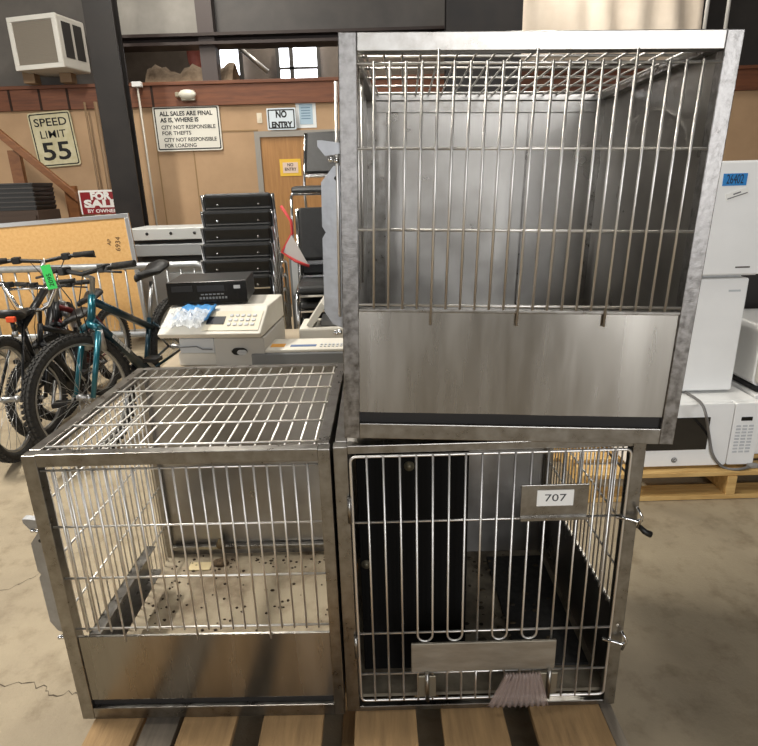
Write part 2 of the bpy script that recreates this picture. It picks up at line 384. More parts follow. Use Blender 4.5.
# AC unit upper left
Y = 6.65; a = at(16, 71, Y); b = at(63, 16, Y); w = b.x-a.x; h = b.z-a.z
o = thing('window_air_conditioner', 'white framed window air conditioner high on the left wall', 'air conditioner', (a.x, Y, a.z), math.radians(-14))
MB().prism(rrect(0, 0, w, h, .02), 'y', .02, .40).build('casing', mat('aged white casing', 'b5b1a8', .5), o)
f = MB(); f.box((0, 0, 0), (w, .03, .045)); f.box((0, 0, h-.045), (w, .03, h)); f.box((0, 0, .045), (.05, .03, h-.045)); f.box((w-.05, 0, .045), (w, .03, h-.045))
f.build('front_frame', mat('white ac frame', 'd3d0c8', .5), o, .004)
m = MB()
for k in range(26): zz = .05+(h-.1)*k/26; m.box((.05, .012, zz), (w-.05, .02, zz+(h-.1)/28))
m.build('grille', mat('taupe grille', '7c7468', .7), o)
for zz in (.1, h*.5+.02):
    for yy in (.07, .23): box('side_vent', (w, yy, zz), (w+.006, yy+.12, zz+h*.34), mat('dark vent', '25221f', .7), o)
for k, px in enumerate((27, 64)):
    q = at(px, 82, 6.75); tag(box('support_post', (q.x-.06, 6.8, ztrim1+.035), (q.x+.06, 6.92, a.z+.02), mat('post wood', '7a6248', .7)), ('left', 'right')[k]+' wooden post propping up the window air conditioner', 'post', )

# stair rail left
o = thing('stair_railing', 'brown wooden stair handrail slanting down against tan wall', 'railing', at(0, 200, 6.5))
L = o.location.copy()
def rl(px, py, Y=6.5): return at(px, py, Y)-L
RW = mat('stained rail wood', '6f4526', .5, 0, '80532f', 8, (1, 1, 3))
A = rl(-10, 127); B = rl(76, 197)
d = Vector((0, 0, .05))
MB().add([A-d, A+d, B+d, B-d, A-d+Vector((0, .06, 0)), A+d+Vector((0, .06, 0)), B+d+Vector((0, .06, 0)), B-d+Vector((0, .06, 0))], [(0,1,2,3),(7,6,5,4),(0,4,5,1),(1,5,6,2),(2,6,7,3),(3,7,4,0)]).build('handrail', RW, o, .006)
for px, py in ((9, 150), (66, 186)):
    t_ = rl(px, py); MB().box((t_.x-.06, .06, -.9), (t_.x+.06, .12, t_.z)).build('baluster', RW, o)

# curtain tarp at top right
TARP = mat('cream tarpaulin', 'cdbfae', .8, 0, 'd8cbbb', 3, bump=.15)
Y = 6.75; a = at(516, 66, Y); b = at(700, 30, Y); m = MB(); nx, nz = 40, 12; vs = []
for i in range(nx):
    for k in range(nz):
        t = k/(nz-1); x = a.x+(b.x-a.x)*i/(nx-1)
        sag = .10*math.sin(PI*((i/(nx-1)*2.2) % 1))*(t)
        vs.append((x, Y+.035*math.sin(i*.9+t*2)+.03*math.sin(i*.31+5*t), a.z+ (4.2-a.z)*t-.0))
fs = [(i*nz+k, (i+1)*nz+k, (i+1)*nz+k+1, i*nz+k+1) for i in range(nx-1) for k in range(nz-1)]
o = m.add(vs, fs, True).build('tarp_curtain', TARP); so = o.modifiers.new('s', 'SOLIDIFY'); so.thickness = .006
tag(o, 'cream tarpaulin curtain hanging behind the upper steel cage', 'tarp')
for px, dy in ((705, 0), (726, .2)):
    q = at(px, 20, 6.4+dy); oo = MB().tube([(q.x, q.y, 2.35), (q.x+.02, q.y, 4.78)], .018).build('hanging_conduit', WHITEPT)
    tag(oo, ('pale conduit right beside the cream tarp edge' if dy == 0 else 'pale conduit at far right against dark cladding'), 'pipe')
struct(box('wall_dark', (at(660, 20, 7.05).x, 7.14, ztrim1+.035), (5.9, 7.2, 4.8), DARKW))

# ------------------------------------------------------------- steel cages
def wire_h(m, x0, x1, y, z, r=.0024): m.tube([(x0, y, z), (x1, y, z)], r, 8)
def bars(parent, xs, y, z0, z1, r=.0023, long=(), lz0=None, lz1=None, name='bar'):
    base = MB().tube([(0, 0, z0), (0, 0, z1)], r, 8); first = None
    lg = None
    for i, x in enumerate(xs):
        if i in long:
            if lg is None: lg = MB().tube([(0, 0, lz0), (0, 0, lz1)], r, 8).build(name, WIRE, parent); lg.location = (x, y, 0)
            else: dup_part(lg, parent, (x, y, 0))
        elif first is None: first = base.build(name, WIRE, parent); first.location = (x, y, 0)
        else: dup_part(first, parent, (x, y, 0))
def side_bars(parent, ys, x, z0, z1, r=.0022, name='bar'):
    first = None
    for y in ys:
        if first is None: first = MB().tube([(0, 0, z0), (0, 0, z1)], r, 8).build(name, WIRE, parent); first.location = (x, y, 0)
        else: dup_part(first, parent, (x, y, 0))
def top_grille(parent, W, D, H, ys, nx, xa, xb, ya, yb):
    m = MB()
    for y in ys: m.tube([(xa, y, H), (xb, y, H)], .0026, 8)
    g = m.build('top_grille', WIRE, parent); first = None
    for i in range(nx):
        x = xa+(xb-xa)*(i+.5)/nx
        if first is None: first = MB().tube([(0, ya, 0), (0, yb, 0)], .0023, 8).build('bar', WIRE, g); first.location = (x, 0, H-.0045)
        else: dup_part(first, g, (x, 0, H-.0045))
    return g
def hinge_plate(parent, x1, z0, z1, w=.034, y=.012):
    """notched galvanized latch plate standing out from the left post, seen face-on"""
    h = z1-z0
    poly = [(x1, z0+.012), (x1-w*.55, z0+.02), (x1-w, z0+.045), (x1-w, z0+h*.52), (x1-w*.82, z0+h*.55), (x1-w, z0+h*.58), (x1-w, z0+h*.80), (x1-w*.35, z0+h*.88), (x1, z0+h*.88)]
    pl = MB().prism(poly, 'y', y, y+.003).build('latch_plate', GALV, parent)
    MB().prism([(x1, z1-.004), (x1, z1-.022), (x1-w*.75, z1-.026), (x1-w*1.12, z1-.010), (x1-w*1.12, z1), (x1-w*.9, z1)], 'y', y-.004, y+.012).build('tab', GALV, pl)
    for px, pz in ((x1-.007, z0+h*.905), (x1-.017, z0+h*.91), (x1-.007, z0+.005), (x1-.014, z0+.004)):
        MB().lathe([(.0045, 0), (.0055, .004), (.003, .008)], 10, Matrix.Translation((px, y, pz)) @ Matrix.Rotation(PI/2, 4, 'X')).build('bolt', CHROME, pl)
    MB().lathe([(.004, 0), (.004, .001)], 12, Matrix.Translation((x1-.008, y-.0002, z0+h*.82)) @ Matrix.Rotation(PI/2, 4, 'X')).build('hole', BLACK, pl)
    return pl
def shell(t, W, D, H, post, postm, rail_z, top_w=.03):
    for nm, (x0, x1, y0, y1) in dict(a=(0, post[0], 0, .026), b=(W-post[1], W, 0, .026), c=(0, .025, D-.025, D), d=(W-.025, W, D-.025, D)).items():
        MB().box((x0, y0, 0), (x1, y1, H-(.0 if postm is WORN and y0 == 0 else .002))).build('corner_post', postm if nm in 'ab' else STEELF, t, .0015)
def steel_cage_body(t, W, D, H, post, postm, railz):
    shell(t, W, D, H, post, postm, railz)
    box('top_rail', (post[0], .0, railz), (W-post[1], .024, H), STEELF, t, .0015)
    box('top_rail', (.003, .026, H-.022), (.028, D-.025, H), STEELF, t, .0015)
    box('top_rail', (W-.028, .026, H-.022), (W-.003, D-.025, H), STEELF, t, .0015)
    box('top_rail', (.025, D-.022, H-.022), (W-.025, D-.001, H), STEELF, t, .0015)

z0 = .135
# ---- lower left cage
W, H, D = .6384, .707, .606
L = thing('steel_animal_cage', 'lower left stainless wire cage on the wooden pallet with open wire top', 'cage', (-.744, 1.0876, z0), -.0120)
steel_cage_body(L, W, D, H, (.030, .025), STEELF, .679)
box('back_panel', (.025, D-.006, .03), (W-.025, D-.003, H-.022), STEEL, L)
box('side_panel', (W-.008, .026, .01), (W-.005, D-.025, H-.022), STEEL, L)
tr_ = box('floor_tray', (.012, .03, .03), (W-.012, D-.008, .045), TRAY, L)
box('back_ledge', (.03, D-.03, .075), (W-.03, D-.012, .088), STEELF, L, .002)
box('front_panel', (.030, .004, .055), (W-.025, .007, .2415), KICK, L, .001)
m = MB(); m.box((.030, .0065, .2385), (W-.025, .010, .2415)); m.build('panel_lip', STEELF, L)
box('tray_slot', (.03, .012, .033), (W-.025, .028, .055), DARKSLOT, L)  # solid strip, the gap's shade put into its colour
box('bottom_rail', (.030, .0, 0), (W-.025, .022, .033), STEELF, L, .0015)
box('side_rail', (.003, .026, 0), (.012, D-.025, .028), STEELF, L, .001)
m = MB()
for z in (.667, .531, .399, .261): wire_h(m, .026, W-.02, .0085, z, .0026)
g = m.build('front_grille', WIRE, L)
bars(g, [.056+.0281*i for i in range(20)], .004, .257, .672, .0023, (3, 9, 15), .228, .672)
m = MB()
for z in (.16, .30, .44, .58): m.tube([(.012, .02, z), (.012, D-.02, z)], .0026, 8)
g = m.build('side_grille', WIRE, L)
side_bars(g, [.045+.0287*i for i in range(19)], .0165, .02, .69)
box('paper_scrap', (.10, D-.10, .046), (.17, D-.06, .049), mat('tan scrap', 'd9c79c', .8), L)
MB().ball((.20, D-.07, .052), .022, 10, (1.3, .8, .6)).build('dirt_clump', mat('matted hair', '4a3c2c', .95, 0, '6a5740', 60, bump=.6), L)
# feed channel inside left wall
m = MB(); m.box((.022, .06, .115), (.025, .42, .20)); m.box((.022, .06, .197), (.05, .42, .20)); m.box((.022, .06, .115), (.06, .42, .118))
m.build('side_channel', STEELF, L)
hinge_plate(L, 0.0, .235, .553, .030)
MB().lathe([(.012, 0), (.014, .01), (.006, .03)], 12, Matrix.Translation((.195, D-.035, .088))).build('corner_knob', mat('tarnished brass', '6b5c43', .5, .7), L)
random.seed(3)
m = MB()
for i in range(170):
    e = random.random()
    x = random.uniform(.05, W-.04) if e < .45 else random.choice((random.uniform(.03, .12), random.uniform(.1, W-.03)))
    y = random.uniform(.08, D-.05) if e < .45 else (random.uniform(.15, D-.04) if x < .12 else random.uniform(D-.10, D-.02))
    m.ball((x, y, .0465), random.uniform(.0015, .0052), 6, (random.uniform(.8, 1.6), 1, .6))
o = m.build('tray_debris', DIRT, L); o['kind'] = 'stuff'
top_grille(L, W, D, H, [.045+.116*i for i in range(5)], 19, .02, W-.02, .012, D-.012).location = (0, 0, -.003)

# ---- lower right cage
W, H, D = .649, .707, .606
R = thing('steel_animal_cage', 'lower right stainless cage with hinged wire gate and 707 name plate', 'cage', (-.1, 1.0878, z0))
steel_cage_body(R, W, D, H, (.030, .027), STEELF, .688)
box('top_panel', (.028, .026, H-.006), (W-.028, D-.022, H-.003), STEEL, R)
box('back_panel', (.025, D-.006, .004), (W-.025, D-.003, H-.022), STEEL, R)
box('side_panel', (.005, .026, .01), (.008, D-.025, H-.022), STEEL, R)
box('side_panel', (W-.008, .026, .01), (W-.005, D-.025, .25), STEEL, R)
box('floor_tray', (.012, .03, .012), (W-.012, D-.008, .022), mat('soiled tray', '8d8370', .7, 0, '4a4133', 8, bump=.2), R)
box('floor_mat', (.44, .10, .0225), (W-.03, D-.05, .030), MATBLACK, R)
box('bottom_rail', (.030, .0, 0), (W-.027, .024, .014), STEELF, R, .0015)
m = MB()
for z in (.252, .36, .48, .60): m.tube([(W-.012, .02, z), (W-.012, D-.02, z)], .0026, 8)
g = m.build('side_grille', WIRE, R)
side_bars(g, [.045+.0247*i for i in range(22)], W-.0165, .248, .69)
# black board standing inside
bd = box('divider_board', (.042, .105, .0225), (.300, .115, .665), BLACKP, R, .002)
for x, z in ((.163, .605), (.056, .345)):
    MB().lathe([(.012, 0), (.012, .004), (.007, .005), (.007, .008)], 14, Matrix.Translation((x, .105, z)) @ Matrix.Rotation(PI/2, 4, 'X')).build('knob', mat('dull knob', '66604f', .5, .5), bd)
random.seed(5); m = MB()
for i in range(110):
    m.ball((random.uniform(.30, W-.06), random.uniform(.08, D-.03), .031 if i % 2 else .023), random.uniform(.002, .008), 6, (random.uniform(.8, 1.8), 1, .5))
o = m.build('tray_debris', mat('straw and dirt', '4d4230', .95, 0, '2a241b', 50), R); o['kind'] = 'stuff'
# gate
xb = [.035+.0342*k for k in range(18)]; yg = -.004
gate = MB().tube([(p[0], yg, p[1]) for p in rrect(.0355, .038, .0355+.0342*17, .684, .012, 4)], .0033, 8, True)
gate = gate.build('gate', WIRE, R)
for z in (.526, .232, .114): MB().tube([(.036, yg+.0035, z), (.616, yg+.0035, z)], .0027, 8).build('cross_wire', WIRE, gate)
full = [k for k in range(1, 17) if k not in (4, 5, 6, 7, 8, 9, 10, 11, 12)]
bars(gate, [xb[k] for k in full], yg-.002, .038, .686, .0025)
def uloop(k, z, top, name='loop_bar', up=False):
    x0, x1 = xb[k], xb[k+1]; r = (x1-x0)/2; cx = (x0+x1)/2; pts = [(x0, yg-.002, top)]
    sgn = 1 if up else -1
    for i in range(9):
        a = PI*i/8; pts.append((cx-r*math.cos(a), yg-.002, z+sgn*r*math.sin(a)))
    pts.append((x1, yg-.002, top)); return MB().tube(pts, .0026, 8).build(name, WIRE, gate)
for k in (4, 6, 9, 11): uloop(k, .228, .686)
for k in (4, 6, 9, 11): uloop(k, .112, .038, up=True)
bars(gate, [xb[8]], yg-.002, .205, .686, .0025); bars(gate, [xb[8]], yg-.002, .038, .135, .0025)
MB().box((.156, yg-.013, .131), (.490, yg-.007, .2125)).build('lower_plate', mat('dull grey plate', '8f887b', .5, .7, 'a29b8d', 12, (1, 1, 4), rvar=.1), gate, .0015)
npl = MB().box((.391, yg-.010, .530), (.533, yg-.006, .612)).build('name_plate', STEELF, gate, .001)
m = MB(); m.box((.391, yg-.016, .530), (.533, yg-.010, .537)); m.build('plate_lip', STEELF, npl)
box('card', (.424, yg-.0115, .563), (.501, yg-.010, .600), LABELW, npl)
text('lettering', '707', mat('pencil ink', '3a3a3c', .7), npl, (.4625, yg-.0118, .5815), .024, ext=.0002, width=.045)
for x in (.177, .462):
    cl = MB().box((x-.006, yg-.016, .060), (x+.036, yg-.012, .122)).build('clip', mat('clip metal', '9a9484', .4, .8), gate, .002)
    MB().tube([(x+.015, yg-.019, .135), (x+.015, yg-.021, .09), (x+.016, yg-.017, .05)], .005, 8).build('clip_pin', STEELF, cl)
# latches at the right and hinges on the left
for z in (.526, .202):
    lt = MB().tube([(.60, yg, z), (.622, yg-.008, z-.002), (.640, yg-.012, z-.006), (.652, yg-.010, z-.004)], .004, 8).build('latch', CHROME, gate)
    MB().tube([(.640, yg-.006, z+.025), (.650, yg-.014, z+.005), (.643, yg-.012, z-.022)], .003, 8).build('latch_hook', CHROME, lt)
    if z > .4: MB().tube([(.648, yg-.012, z-.02), (.660, yg-.014, z-.032), (.672, yg-.014, z-.038)], .0055, 8, r2=.0075).build('latch_thumb', BLACK, lt)
for z in (.56, .20): MB().tube([(.029, yg-.003, z-.03), (.029, yg-.003, z+.03)], .0045, 8).build('hinge', STEELF, gate)
# crumpled wrapping behind bars bottom
pm = bpy.data.materials.new('pinkish cellophane'); pm.use_nodes = True; b = pm.node_tree.nodes['Principled BSDF']
b.inputs['Base Color'].default_value = lin('a8958c'); b.inputs['Roughness'].default_value = .25; b.inputs['Alpha'].default_value = .55
vs = []; nx, nz = 36, 6
for i in range(nx):
    for k in range(nz):
        t = k/(nz-1); u = i/(nx-1); xx = .335+.145*u+(.03*(.5-u))*1.6*t+.018*t*(1-u)
        vs.append((xx, -.014+.004*math.sin(i*1.9+2*t)+.002*random.random(), .030+.098*t+(.006*math.sin(i*1.9) if k == nz-1 else 0)))
o = MB().add(vs, [(i*nz+k, (i+1)*nz+k, (i+1)*nz+k+1, i*nz+k+1) for i in range(nx-1) for k in range(nz-1)], True).build('plastic_wrap', pm)
so = o.modifiers.new('s', 'SOLIDIFY'); so.thickness = .001
o.location = (-.1, 1.0878-.012, z0); tag(o, 'crumpled pinkish plastic wrap clipped to the bottom of the 707 gate', 'wrapper')

# ---- upper cage
W, H, D = .658, .732, .672
U = thing('steel_animal_cage', 'upper stainless cage with wire front stacked on the lower right cage', 'cage', (-.0741, 1.0847, z0+.707+.0200))
U.rotation_euler = (Matrix.Rotation(-.0522, 3, 'Z') @ Matrix.Rotation(.0300, 3, 'Y')).to_euler()
steel_cage_body(U, W, D, H, (.031, .028), WORN, .703)
box('back_panel', (.025, D-.006, .01), (W-.025, D-.003, H-.022), STEEL, U)
m = MB(); m.box((.025, D-.014, H-.05), (W-.025, D-.006, H-.022)); m.box((.025, D-.010, .03), (.06, D-.006, H-.05)); m.box((.45, D-.0085, .03), (.455, D-.006, H-.05)); m.build('back_flange', STEELF, U)
m = MB(); m.box((.005, .026, .01), (.008, .30, H-.19)); m.box((.005, .30, .01), (.008, D-.025, H-.022)); m.build('side_panel', STEEL, U)
m = MB()
for y in (.10, .20, .30): m.tube([(.018, y, .27), (.018, y, H-.02)], .003, 8)
m.build('guide_rods', WIRE, U)
# right side panel, bowed
vs = []; n = 12
for i in range(n+1):
    for k in range(n+1):
        y = .026+(D-.051)*i/n; z = .01+(H-.032)*k/n; bow = .009*math.sin(PI*i/n)*math.sin(PI*k/n)
        vs.append((W-.007-bow, y, z))
o = MB().add(vs, [(i*(n+1)+k, (i+1)*(n+1)+k, (i+1)*(n+1)+k+1, i*(n+1)+k+1) for i in range(n) for k in range(n)], True).build('side_panel', STEEL, U)
so = o.modifiers.new('s', 'SOLIDIFY'); so.thickness = .002; o.modifiers.new('e', 'EDGE_SPLIT')
box('bottom_panel', (.012, .03, .030), (W-.012, D-.008, .034), STEEL, U)
# front kick panel, slightly dished so its reflections bend
vs = []; nx, nz = 30, 10
for i in range(nx+1):
    for k in range(nz+1):
        u = i/nx; t = k/nz; x = .031+(W-.059)*u; z = .057+.205*t
        dd = .0007*math.sin(u*11)+.0004*math.sin(u*23)
        vs.append((x, .003-dd, z))
o = MB().add(vs, [(i*(nz+1)+k, (i+1)*(nz+1)+k, (i+1)*(nz+1)+k+1, i*(nz+1)+k+1) for i in range(nx) for k in range(nz)], True).build('front_panel', KICK, U)
so = o.modifiers.new('s', 'SOLIDIFY'); so.thickness = .0015; o.modifiers.new('e', 'EDGE_SPLIT')
m = MB(); m.box((.031, -.001, .2625), (W-.028, .014, .269)); m.build('panel_lip', STEELF, U, .0015)
box('tray_slot', (.031, .010, .033), (W-.028, .028, .057), DARKSLOT, U)  # dark bar fills the open gap as painted shade
box('bottom_rail', (.031, .0, 0), (W-.028, .022, .033), STEELF, U, .0015)
box('bottom_rail', (.003, .026, 0), (.028, D-.025, .022), STEELF, U); box('bottom_rail', (W-.028, .026, 0), (W-.003, D-.025, .022), STEELF, U)
m = MB()
for z in (.685, .552, .414, .276): wire_h(m, .0315, W-.0285, .0015, z, .0025)
g = m.build('front_grille', WIRE, U)
bars(g, [.060+.02695*i for i in range(21)], -.0035, .270, .688, .0025, (4, 10, 16), .240, .705)
top_grille(U, W, D, H, [.06+.117*i for i in range(6)], 18, .02, W-.02, .012, D-.012).location = (0, 0, -.004)
hinge_plate(U, 0.0, .215, .566, .036)
MB().tube([(-.006, .012, .25), (-.006, .012, .66)], .003, 8).build('latch_rod', WIRE, U)

# ------------------------------------------------------------------ pallets
P = thing('wooden_pallet', 'wooden pallet under the stacked steel cages', 'pallet', (0, 1.27, 0))
rnd = random.Random(2)
xs = [(-.715, -.603), (-.497, -.368), (-.303, -.157), (-.081, .066), (.126, .277), (.342, .512)]
for i, (x0, x1) in enumerate(xs):
    MB().box((x0, -.68+rnd.uniform(-.006, .006), .115), (x1, .56, .1345)).build('deck_board', WOODP, P, .002)
box('deck_board', (-.598, -.67, .0855), (-.515, .56, .114), mat('grey board wood', '6f665a', .85, 0, '857b6d', 9, (6, .6, 3)), P, .002)  # lower board in a greyer tone than the others
for y in (-.66, -.08, .50): box('stringer', (-.715, y, .024), (.545, y+.04, .0845 if False else .085), WOODP, P, .002)
for x in (-.70, -.12, .44): box('bottom_board', (x, -.67, .002), (x+.1, .56, .023), WOODP, P, .002)
box('edge_board', (.516, -.68, .03), (.545, .56, .125), mat('grey board wood', '') if False else MC['grey board wood'], P, .002)

# right pallet
q = gz(700, 500); Y0 = q.y
P2 = thing('wooden_pallet', 'yellow wooden pallet under the white microwave at right', 'pallet', (1.62, Y0, 0))
for k in range(6): box('deck_board', (-.75, .005+.155*k, .112), (.75, .005+.155*k+.10, .132), WOODY, P2, .002)
for x in (-.73, .0-.12, .68): box('stringer', (x, .0, .024), (x+.04, .87, .111), WOODY, P2, .002)
for y in (0, .4, .77): box('bottom_board', (-.75, y, .002), (.75, y+.1, .0235), WOODY, P2, .002)

# ------------------------------------------------------- white appliances
zt = .1325
fx1 = at(752, 467, Y0+.045).x
mw = thing('microwave_oven', 'white microwave oven with dark door window on the right pallet', 'microwave', (fx1-.545, Y0+.045, zt))
w, h, d = .545, .315, .40
h = at(720, 403, Y0+.05).z-zt
MB().prism(rrect(0, .012, w, h, .012), 'y', .03, d).build('body', WHITEP, mw, .002)
MB().prism(rrect(0, .012, w*.78, h-.001, .010), 'y', .0, .03).build('door', WHITEP, mw, .003)
dg = bpy.data.objects['door']
box('door_window', (w*.06, -.004, h*.30), (w*.60, .0, h*.80), mat('smoked door glass', '1c1a18', .12, coat=.5), dg, .002)
MB().prism(rrect(w*.785, .012, w, h-.001, .010), 'y', .0, .03).build('control_panel', WHITEP, mw, .003)
cp = bpy.data.objects['control_panel']
box('display', (w*.845, -.003, h*.73), (w*.93, 0, h*.785), mat('black display', '101312', .2), cp)
KEY = mat('grey key', 'bdbfc2', .5)
for r in range(9):
    for k in range(3):
        box('key', (w*(.815+.05*k), -.002, h*(.235+.05*r)), (w*(.815+.05*k)+w*.036, 0, h*(.235+.05*r)+h*.026), KEY, cp)
lo = MB().lathe([(.0125, 0), (.0125, .003)], 20, Matrix.Translation((w*.36, .0, h*.14)) @ Matrix.Rotation(PI/2, 4, 'X')).build('emblem', mat('dark emblem', '2c2f33', .4), dg)
text('lettering', 'GE', LABELW, lo, (w*.36, -.0038, h*.14), .013, ext=.0003)
MB().tube([(w*.36+.0105*math.cos(a*PI/12), -.0035, h*.14+.0105*math.sin(a*PI/12)) for a in range(24)], .0006, 6, True).build('emblem_ring', LABELW, lo)
for x in (.04, w-.06):
    for y in (.06, d-.06): MB().lathe([(.014, 0), (.014, .013)], 12, Matrix.Translation((x, y, 0))).build('foot', BLACK, mw)
# cord hanging over microwave
pts = [(685, 392), (700, 402), (706, 415), (709, 435), (713, 455), (722, 466), (738, 469), (752, 466)]
cm = MB(); ptw = []
for i, (a, b) in enumerate(pts):
    if i < 3: q = gz(a, b, zt+h+.007)
    elif i < 5: q = at(a, b, Y0+.032)
    else: q = gz(a, b, zt+.008); q.y = max(min(q.y, Y0+.035), Y0+.005); q.z = zt+.007
    ptw.append(q)
sm_ = []
for i in range(len(ptw)-1):
    p = [ptw[max(0, i-1)], ptw[i], ptw[i+1], ptw[min(len(ptw)-1, i+2)]]
    for k in range(5):
        t = k/5; sm_.append(.5*((2*p[1])+(p[2]-p[0])*t+(2*p[0]-5*p[1]+4*p[2]-p[3])*t*t+(3*p[1]-p[0]-3*p[2]+p[3])*t**3))
sm_.append(ptw[-1])
co_ = thing('power_cord', 'grey power cord hanging down over the white microwave front', 'cord', sm_[-1]); LC = co_.location.copy()
MB().tube([p-LC for p in sm_], .006, 8).build('cable', mat('grey cord', '6d6b69', .6), co_)
MB().box((-.02, -.010, -.006), (.025, .012, .012)).build('plug', mat('grey plug', '8b8986', .5), co_, .004)

zm = zt+h
def fridge(label, x0, y, z, w, d, h, name='mini_fridge', handle=True):
    f = thing(name, label, 'fridge', (x0, y, z))
    MB().prism(rrect(0, 0, w, h, .008), 'y', .055, d).build('body', WHITEP, f, .002)
    dd = MB().prism(rrect(0, .012, w, h-.004, .008), 'y', 0, .05).build('door', WHITEP, f, .006)
    box('door_gasket', (.01, .05, .015), (w-.01, .055, h-.01), BLACK, f)
    return f, dd
yf = Y0+.17
b1 = at(733, 377, yf); t1 = at(750, 277, yf)
x1 = (b1.x+t1.x)/2
h1 = t1.z-zm-.0005
f1, d1 = fridge('white mini fridge standing on the microwave, lower one of two', x1-.46, yf, zm+.001, .46, .44, h1)
MB().box((.38, -.0015, h1-.06), (.43, .0005, h1-.052)).build('emblem', GREYP, d1)
yt = yf-.02
h2 = at(735, 160, yt).z-zm-h1-.004
x2 = at(775, 220, yt).x
f2, d2 = fridge('white mini fridge with blue tape, upper one of two', x2-.50, yt, zm+h1+.003, .50, .47, h2)
def onf(px, py): q = at(px, py, yt); return q.x-(x2-.50), q.z-(zm+h1+.003)
a = onf(722, 186); b = onf(748, 173)
tp = MB().box((a[0], -.0015, a[1]), (b[0], .0005, b[1])).build('tape_label', mat('blue painter tape', '1f7fc4', .6), d2)
text('lettering', '26402', mat('navy ink', '16243a', .7), tp, ((a[0]+b[0])/2, -.002, (a[1]+b[1])/2), .05, ext=.0003, width=(b[0]-a[0])*.7)
a = onf(728, 197); b = onf(746, 191)
st = MB().box((-.045, -.0015, -.014), (.045, .0005, .014)).build('sticker', LABELW, d2); st.location = ((a[0]+b[0])/2, 0, (a[1]+b[1])/2); st.rotation_euler = (0, math.radians(-17), 0)
box('text_line', (-.04, -.0022, -.009), (.04, -.0015, -.005), mat('grey ink', '6a6a6c', .7), st); box('text_line', (-.015, -.0022, .001), (.015, -.0015, .006), MC['grey ink'], st)
# scuffs at the foot of the upper door
sc_ = MB(); a = onf(735, 268); sc_.box((a[0], -.0012, a[1]), (a[0]+.06, .0004, a[1]+.006)); sc_.build('scuff', mat('dark scuff', '58534c', .8), d2)
# right hand neighbours
xa = at(736, 350, Y0+.30).x
h3 = .30
o = thing('white_appliance', 'white countertop appliance half out of frame on top of another at right edge', 'appliance', (xa+.02, Y0+.15, zt+.305))
MB().prism(rrect(0, .02, .5, .29, .03), 'y', .03, .4).build('body', WHITEP, o, .004); MB().prism(rrect(.006, .03, .49, .285, .03), 'y', .0, .03).build('front_cover', OFFWHITE, o, .004)
box('base_band', (.01, .01, 0), (.49, .4, .02), BLACK, o)
o = thing('white_appliance', 'white vented appliance half out of frame on the pallet beside the microwave', 'appliance', (fx1+.02, Y0+.14, zt))
MB().prism(rrect(0, .012, .5, .302, .015), 'y', .0, .42).build('body', WHITEP, o, .004)
for k in range(9): box('vent_slot', (.03+.05*k, -.002, .262), (.06+.05*k, .001, .272), BLACK, o)
box('foot', (.03, .03, 0), (.06, .38, .012), BLACK, o); box('foot', (.43, .03, 0), (.46, .38, .012), BLACK, o)
# dark appliance behind at right edge
o = thing('black_cabinet', 'dark cabinet standing behind the white appliances at right edge', 'cabinet', (x1+.05, Y0+.72, 0))
box('body', (0, 0, .06), (.7, .4, 1.02), BLACK, o, .01); box('plinth', (.02, .02, 0), (.68, .38, .06), DARKSLOT, o); box('door', (.01, -.018, .08), (.69, -.001, 1.0), mat('charcoal door', '2a2725', .4), o, .004)

# --------------------------------------------------- barrier, board, panels
YB = 4.62
BR = thing('crowd_barrier', 'grey steel crowd control barrier behind the bicycles', 'barrier', (at(0, 268, YB).x-.55, YB, 0))
zr = at(100, 267, YB).z; xl = BR.location.x; xr = at(208, 266, YB).x-xl
MB().tube([(0, 0, .25), (0, 0, zr-.08), (.03, 0, zr-.02), (.09, 0, zr), (xr-.09, 0, zr), (xr-.03, 0, zr-.02), (xr, 0, zr-.08), (xr, 0, .25)], .027, 12, True).build('frame', GREYPIPE, BR)
for k in range(1, 20): 
    x = xr*k/20; MB().tube([(x, 0, .25), (x, 0, zr)], .008, 8).build('upright_bar', GREYPIPE, BR)
for x in (.25, xr-.25): MB().tube([(x, -.28, .02), (x, 0, .24), (x, .28, .02)], .018, 8).build('foot', GREYPIPE, BR)
# cork board leaning behind
YC = 4.95
a = at(-70, 226, YC); b = at(128, 213, YC); w = (b-a).length; 
CB = thing('cork_board', 'large tan cork board in aluminium frame behind the barrier', 'board', (b.x, YC, b.z))
hh = b.z-.02
CB.rotation_euler = (Matrix.Rotation(math.radians(2.9), 3, 'Y').inverted() @ Matrix.Rotation(math.radians(-2), 3, 'X')).to_euler()
hb = 1.0
MB().box((-w, .0, -hb), (0, .012, 0)).build('cork_panel', CORK, CB)
for (x0, x1, za, zb) in ((-w, 0, -.035, 0), (-w, 0, -hb, -hb+.035), (-.035, 0, -hb+.035, -.035), (-w, -w+.035, -hb+.035, -.035)):
    MB().box((x0, -.012, za), (x1, .014, zb)).build('frame_rail', ALU, CB, .003)
text('lettering', '6934', mat('marker ink', '4a3320', .8), CB, (-.13, -.002, -.24), .06, rot=(PI/2, math.radians(-80), 0), ext=.0003)
text('lettering', 'AP', MC['marker ink'], CB, (-.20, -.002, -.22), .045, rot=(PI/2, math.radians(-80), 0), ext=.0003)
